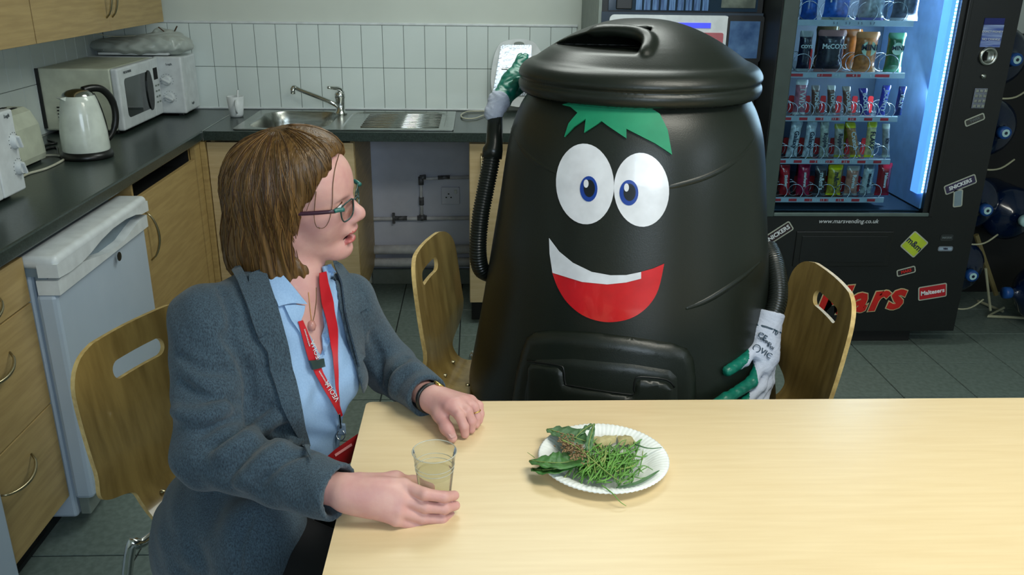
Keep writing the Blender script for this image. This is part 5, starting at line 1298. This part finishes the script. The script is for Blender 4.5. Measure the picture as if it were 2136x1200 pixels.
# --- spectacles
gl = B(); rim = [(.0245, .012), (.0255, .004), (.024, -.008), (.018, -.0155), (.006, -.0175), (-.010, -.017), (-.020, -.012), (-.024, -.003), (-.024, .007), (-.018, .0125), (-.004, .0145), (.012, .0145)]
def lensp(s, off=0): return [h2w((.103-.0065*((abs(u+.033)/.05))**2-off, s*(.0335+u), -.006+v)) for u, v, _ in smoothpath([(a, b, 0) for a, b in rim+[rim[0]]], 3)][:-1]
fr = None
for s in (1, -1):
    P = lensp(s); o_ = B().tube(P, .0014, 8, closed=True).to('spectacle_rim', 'teal', wo, smooth=True)
    b = B(); b.bm.faces.new([b.bm.verts.new(p) for p in P]); b.to('lens', 'lens', o_)
    B().tube([h2w(p) for p in smoothpath([(.099, .0575*s, .004), (.090, .066*s, .006), (.086, .070*s, .0055)], 3)], .0042, 8).to('hinge', mat('hinge_teal', (40, 110, 104), .3), o_, smooth=True)
    B().tube([h2w(p) for p in smoothpath([(.086, .070*s, .0055), (.050, .0775*s, .004), (.0, .080*s, .0), (-.04, .078*s, -.012)], 3)], .0038, 8).to('temple', 'purple', o_, smooth=True)
B().tube([h2w(p) for p in smoothpath([(.102, .011, .002), (.109, 0, .005), (.102, -.011, .002)], 4)], .0014, 8).to('spectacle_bridge', 'teal', wo, smooth=True)
# --- clothes
def pxy(P):
    d = P-CAM; z = d@CF; return np.stack([1068+FPX*(d@CR)/z, 600-FPX*(d@CU)/z], -1), z
def pprism(pts, front):
    p2 = poly2(pts)
    def f(P):
        q, z = pxy(P); return np.maximum(p2(q)*z/FPX, front(P))
    return f
fr_t = lambda P: -((P-J['chest'])@tF-.0)
ss = torso(SDF(), 0)
ss.add(rc(J['neck']-tF*.02, J['neck']+_Z*.012, .060, .056), .02)
ss.add(rc(J['Rs'], J['Re'], .046, .042), .02).add(rc(J['Ls'], J['Le'], .044, .04), .02)
ss.disp(lambda P: .0022*np.sin(P@tL*70+4*np.sin(P[:, 2]*26))*np.sin(P[:, 2]*38+P@tL*20))
ss.sub(pprism([(540, 500), (592, 576), (636, 632), (623, 670), (648, 702), (668, 742), (680, 712), (672, 650), (664, 600), (676, 553), (690, 500)], fr_t), .002)
ss.cut(halfspace(J['waist']-_Z*.10, (0, 0, -1)), .004)
ss.cut(halfspace(J['neck']+_Z*.012, (0, 0, 1)), .002)
shirt = sdfobj([ss.mesh((1.1, -3.1, .45), (1.75, -2.4, 1.08), .0042)], 'shirt', 'shirt', wo)
js = torso(SDF(), .016)
js.add(el(J['hip']-_Z*.03, (.145, .185, .13), TR), .04).add(el(J['hip']-tF*.03-tL*.03-_Z*.07, (.13, .155, .10), TR), .05)
js.add(el(un(545, 1140, d=1.50), (.07, .09, .10), TR), .06).add(el(un(455, 1135, d=1.56), (.068, .08, .10), TR), .06)
cw = J['Rw']+(J['Re']-J['Rw'])*.015
js.add(rc(J['Rs'], J['Re'], .062, .058), .03).add(rc(J['Re'], cw, .058, .048), .02)
lw_ = J['Lw']+(J['Le']-J['Lw'])*.02
js.add(rc(J['Ls'], J['Le'], .058, .054), .03).add(rc(J['Le'], lw_, .054, .042), .02)
js.disp(lambda P: .0026*np.sin(P[:, 0]*38+3*np.sin(P[:, 2]*21))*np.sin(P[:, 1]*33+P[:, 2]*44)+.0012*np.sin(P[:, 0]*90+P[:, 2]*70))
jraw = SDF(); jraw.ops = list(js.ops)
def foldpts(pts):
    a = np.array(smoothpath([(x, y, 0) for x, y in pts], 3))[:, :2]; return trace(jraw, a[:, 0], a[:, 1])
for pts, r_ in (([(372, 742), (420, 770), (480, 775)], .004), ([(380, 800), (430, 832), (500, 838)], .005), ([(470, 700), (500, 740), (520, 800), (515, 870)], .007), ([(440, 935), (500, 900), (560, 850)], .005), ([(480, 990), (530, 930), (600, 890)], .006), ([(540, 1010), (590, 960), (650, 940)], .004), ([(420, 905), (455, 880), (500, 870)], .004), ([(520, 1080), (500, 1130), (495, 1190)], .005),
                ([(705, 575), (740, 610), (762, 640)], .005), ([(800, 830), (812, 790), (850, 745)], .005), ([(775, 700), (790, 740), (792, 800)], .006), ([(460, 600), (480, 650), (485, 700)], .004)):
    P = foldpts(pts)
    for a, b in zip(P, P[1:]): js.sub(rc(a, b, r_), .012)
for pts, r_ in (([(450, 960), (515, 912), (575, 872)], .006), ([(500, 1010), (560, 950), (625, 915)], .006), ([(365, 860), (420, 868), (470, 850)], .006), ([(820, 820), (832, 785), (866, 765)], .006)):
    P = foldpts(pts)
    for a, b in zip(P, P[1:]): js.add(rc(a, b, r_), .02)
op = [(600, 520), (556, 560), (572, 640), (594, 720), (610, 790), (628, 875), (650, 968), (664, 1000), (655, 1090), (628, 1140), (612, 1210), (600, 1300), (900, 1300), (900, 1000), (775, 900), (768, 862), (757, 822), (744, 775), (722, 700), (707, 640), (700, 590), (690, 540), (670, 510)]
arm_r = lambda P: np.minimum(rc(J['Re'], cw, .062, .048)(P), rc(J['Rs'], J['Re'], .06, .058)(P))
opf = pprism(op, fr_t)
js.sub(lambda P: np.maximum(opf(P), -(arm_r(P)-.004)), .003)
for w_, e_, r_ in ((J['Rw'], J['Re'], .0375), (J['Lw'], J['Le'], .0315)):
    d_ = (w_-e_)/np.linalg.norm(w_-e_); js.cut(halfspace(w_-d_*.006, d_), .003) if False else None
    n_ = d_.copy()
    js.sub(rc(w_-d_*.05, w_+d_*.12, r_), .002)
    js.sub(lambda P, w_=w_, n_=n_: np.maximum(-((P-(w_-n_*.004))@n_), np.linalg.norm(P-w_, axis=1)-.085), .003)
nb = J['neck']
js.sub(rc(nb-_Z*.01-tF*.005, nb+_Z*.2, .066, .075), .006)
js.cut(halfspace(J['hip']-_Z*.115, (0, 0, -1)), .006)
jk = sdfobj([js.mesh((1.02, -3.3, .38), (1.85, -2.35, 1.10), .0045)], 'jacket', 'jacket', wo)
lap = patch('lapel', [(553, 566), (572, 630), (596, 712), (611, 785), (628, 865), (650, 966), (622, 918), (588, 848), (562, 775), (556, 735), (536, 706), (560, 690), (534, 650), (518, 600), (520, 578)], jraw, 'jacket', jk, .0045, .004, step=12)
patch('lapel', [(694, 548), (708, 596), (714, 650), (724, 694), (744, 768), (757, 742), (752, 690), (744, 652), (766, 640), (742, 598), (715, 560)], jraw, 'jacket', jk, .0045, .004, step=12)
patch('collar', [(518, 600), (534, 650), (560, 690), (536, 704), (518, 660), (500, 610), (490, 575), (505, 560)], jraw, 'jacket', jk, .008, .004, step=12)
body_f = lambda P: np.minimum(ss(P), hw_f(P))
patch('shirt_collar', [(556, 590), (572, 578), (592, 575), (612, 600), (637, 632), (604, 636), (577, 642)], body_f, 'shirt', shirt, .006, .003, step=10, epsn=.012)
patch('shirt_front_edge', [(590, 640), (634, 636), (622, 672), (640, 712), (626, 700), (605, 668)], body_f, 'shirt', shirt, .004, .002, step=10, epsn=.012)
patch('shirt_collar', [(668, 556), (690, 546), (702, 604), (696, 668), (684, 716), (672, 742), (668, 700), (686, 640), (676, 600)], body_f, 'shirt', shirt, .004, .003, step=10, epsn=.012)
cov = lambda P: np.minimum(ss(P)-.004, hw_f(P)-.003)
# --- lanyard, badge and card holder
ld = thing('lanyard', 'red lanyard with white lettering around the woman\'s neck, dark buckle', 'lanyard', J['chest']+tF*.12)
A1 = [(619, 671), (630, 711), (641, 751), (655, 782), (669, 806), (686, 832), (706, 868), (712, 864), (701, 828), (686, 803), (672, 778), (661, 749), (644, 707), (628, 669)]
patch('strap', A1, cov, 'lany', ld, .0035, .001, step=9, epsn=.014)
A2 = [(661, 570), (661, 590), (666, 633), (681, 688), (692, 750), (697, 809), (704, 842), (703, 809), (702, 750), (699, 688), (690, 633), (678, 590), (674, 566)]
patch('strap', A2, cov, 'lany', ld, .006, .001, step=9, epsn=.014)
def ribtext(s, x, y, dx, dy, size, mt='wtext'):
    P = trace(cov, x, y)[0]; n_ = normal(cov, P[None], .014)[0]; t1 = trace(cov, x+dx, y+dy)[0]-P; yd = np.cross(n_, t1)
    text(s, size, mt, P+n_*.0058, t1, yd, ld, ext=.0004)
ribtext('VEOLIA', 654, 733, -7, -20, .0135); ribtext('VEOLIA', 690, 815, -11, -18, .0135); ribtext('environnement', 636, 705, -6, -20, .0055); ribtext('environnement', 671, 790, -11, -18, .0055)
patch('buckle', [(640, 752), (668, 748), (674, 766), (646, 772)], cov, mat('buckle', (40, 62, 62), .3), ld, .005, .005, step=8, epsn=.014)
bq = trace(cov, 712, 892)[0]-CF*.006
B().tube([trace(cov, 708, 862)[0]-CF*.006, bq], .003, 8).to('clip', 'chrome', ld); B().box(bq-np.array([.010, .003, .016]), bq+np.array([.010, .004, .010]), .004).to('clip_body', mat('clear_blue', (130, 150, 170), .2), ld)
B().tube([bq+CR*.008*math.cos(a)+CU*(.010*math.sin(a)-.014) for a in [2*PI*k/16 for k in range(16)]], .0014, 6, closed=True).to('ring', 'chrome', ld, smooth=True)
ch = thing('card_holder', 'glossy red card holder hanging at the end of the lanyard', 'card holder', un(712, 945, d=1.62))
q4 = [(676, 958), (700, 937), (748, 904), (752, 925), (728, 988), (684, 980)]
dd = lambda x, y: 1.60+.02*(x-700)/50
B().prism(q4, lambda u, v_: un(u, v_, d=dd(u, v_)+.006), lambda u, v_: un(u, v_, d=dd(u, v_))).to('holder', 'cardred', ch)
B().prism([(698, 948), (733, 925), (735, 930), (700, 953)], lambda u, v_: un(u, v_, d=dd(u, v_)), lambda u, v_: un(u, v_, d=dd(u, v_)-.002)).to('pink_strip', mat('pinkish', (226, 150, 150), .3), ch)  # pale pink strip laid on the front of the holder
B().prism([(705, 982), (734, 964), (736, 968), (708, 986)], lambda u, v_: un(u, v_, d=dd(u, v_)), lambda u, v_: un(u, v_, d=dd(u, v_)-.002)).to('card_edge', 'eyew', ch)
# --- trousers and shoes
tr = SDF()
tr.add(el(J['hip']-_Z*.03+tF*.02, (.11, .14, .07), TR), .04)
for h_, k_, a_ in ((Hr, Kr, Ar), (Hl, Kl, Al)): tr.add(rc(h_, k_, .075, .062), .04); tr.add(rc(k_, a_-_Z*.0, .06, .055), .03)
tr.add(rc(Hl, Kl+np.array([-.1, .03, .03]), .085, .07), .04)
tr.cut(halfspace((0, 0, .66), (0, 0, 1)), .03)
sdfobj([tr.mesh((1.05, -3.3, .05), (1.95, -2.4, .74), .008)], 'trousers', 'trouser', wo)
for a_ in (Ar, Al):
    S = SDF().add(rc(a_-_Z*.055, a_+np.array([.15, -.02, -.066]), .040, .032), .02); S.cut(halfspace((0, 0, .003), (0, 0, -1)), .003)
    sdfobj([S.mesh(a_-.12, a_+np.array([.24, .1, .06]), .006)], 'shoe', 'blacks', wo)
# --- jewellery
n1 = [trace(hw_f, x, y)[0]-CF*.0015 for x, y in ((644, 610), (646, 630), (648, 650), (651, 672))]; n2 = [trace(hw_f, x, y)[0]-CF*.0015 for x, y in ((660, 600), (660, 630), (657, 655), (653, 672))]
nk_ = B().tube(n1, .0006, 5).tube(n2[::-1], .0006, 5).to('necklace_chain', 'gold2', wo)
pq = trace(hw_f, 651, 680)[0]-CF*.004; B().lathe([(0, -.011), (.006, -.008), (.0085, 0), (.006, .008), (0, .011)], pq, 16).to('pendant', mat('pendant', (196, 140, 130), .25), nk_, smooth=True)
dl = (LW-J['Le'])/np.linalg.norm(LW-J['Le']); pu = np.cross(dl, [0, 0, 1]); pu /= np.linalg.norm(pu); pv = np.cross(pu, dl); wc = LW+dl*.006
B().tube([wc+(pu*math.cos(a)+pv*math.sin(a))*.0275 for a in [2*PI*k/28 for k in range(28)]], .0042, 8, closed=True).to('watch_strap', 'black', wo, smooth=True)
wt = wc+pv*.022-pu*.018
B().lathe([(0, 0), (.012, 0), (.012, .004), (.0095, .0055), (0, .0055)], wt, 24, Vector(tuple(pv-pu*.8)).to_track_quat('Z', 'Y').to_matrix()).to('watch_face', 'gold2', wo, smooth=True)
rp = (Z_(*Lf[2][1])*.55+Z_(*Lf[2][2])*.45); rd = Z_(*Lf[2][2])-Z_(*Lf[2][1]); rd /= np.linalg.norm(rd); ru = np.cross(rd, [0, 1, 0]); ru /= np.linalg.norm(ru); rv = np.cross(rd, ru)
B().tube([rp+(ru*math.cos(a)+rv*math.sin(a))*.0098 for a in [2*PI*k/24 for k in range(24)]], .0012, 6, closed=True).to('ring', 'gold2', wo, smooth=True)
def nail(p, n_, w_, l_, dr_):
    n_ = n_/np.linalg.norm(n_); dr_ = dr_-n_*(dr_@n_); dr_ /= np.linalg.norm(dr_); sd = np.cross(n_, dr_)
    b = B(); b.bm.faces.new([b.bm.verts.new(p+dr_*l_*v_+sd*w_*u-n_*.0012*u*u*1.0) for u, v_ in ((-1, -1), (0, -1.1), (1, -1), (1, .7), (.5, 1.1), (-.5, 1.1), (-1, .7))]); o_ = b.to('nail', 'nail', body, smooth=True)
tp_, ti_ = Z_(944, 914, .751), Z_(931, 893, .760)
nail(tp_+np.array([-.0, -.003, .0088]), np.array([0, -.3, 1]), .0055, .0065, tp_-ti_)
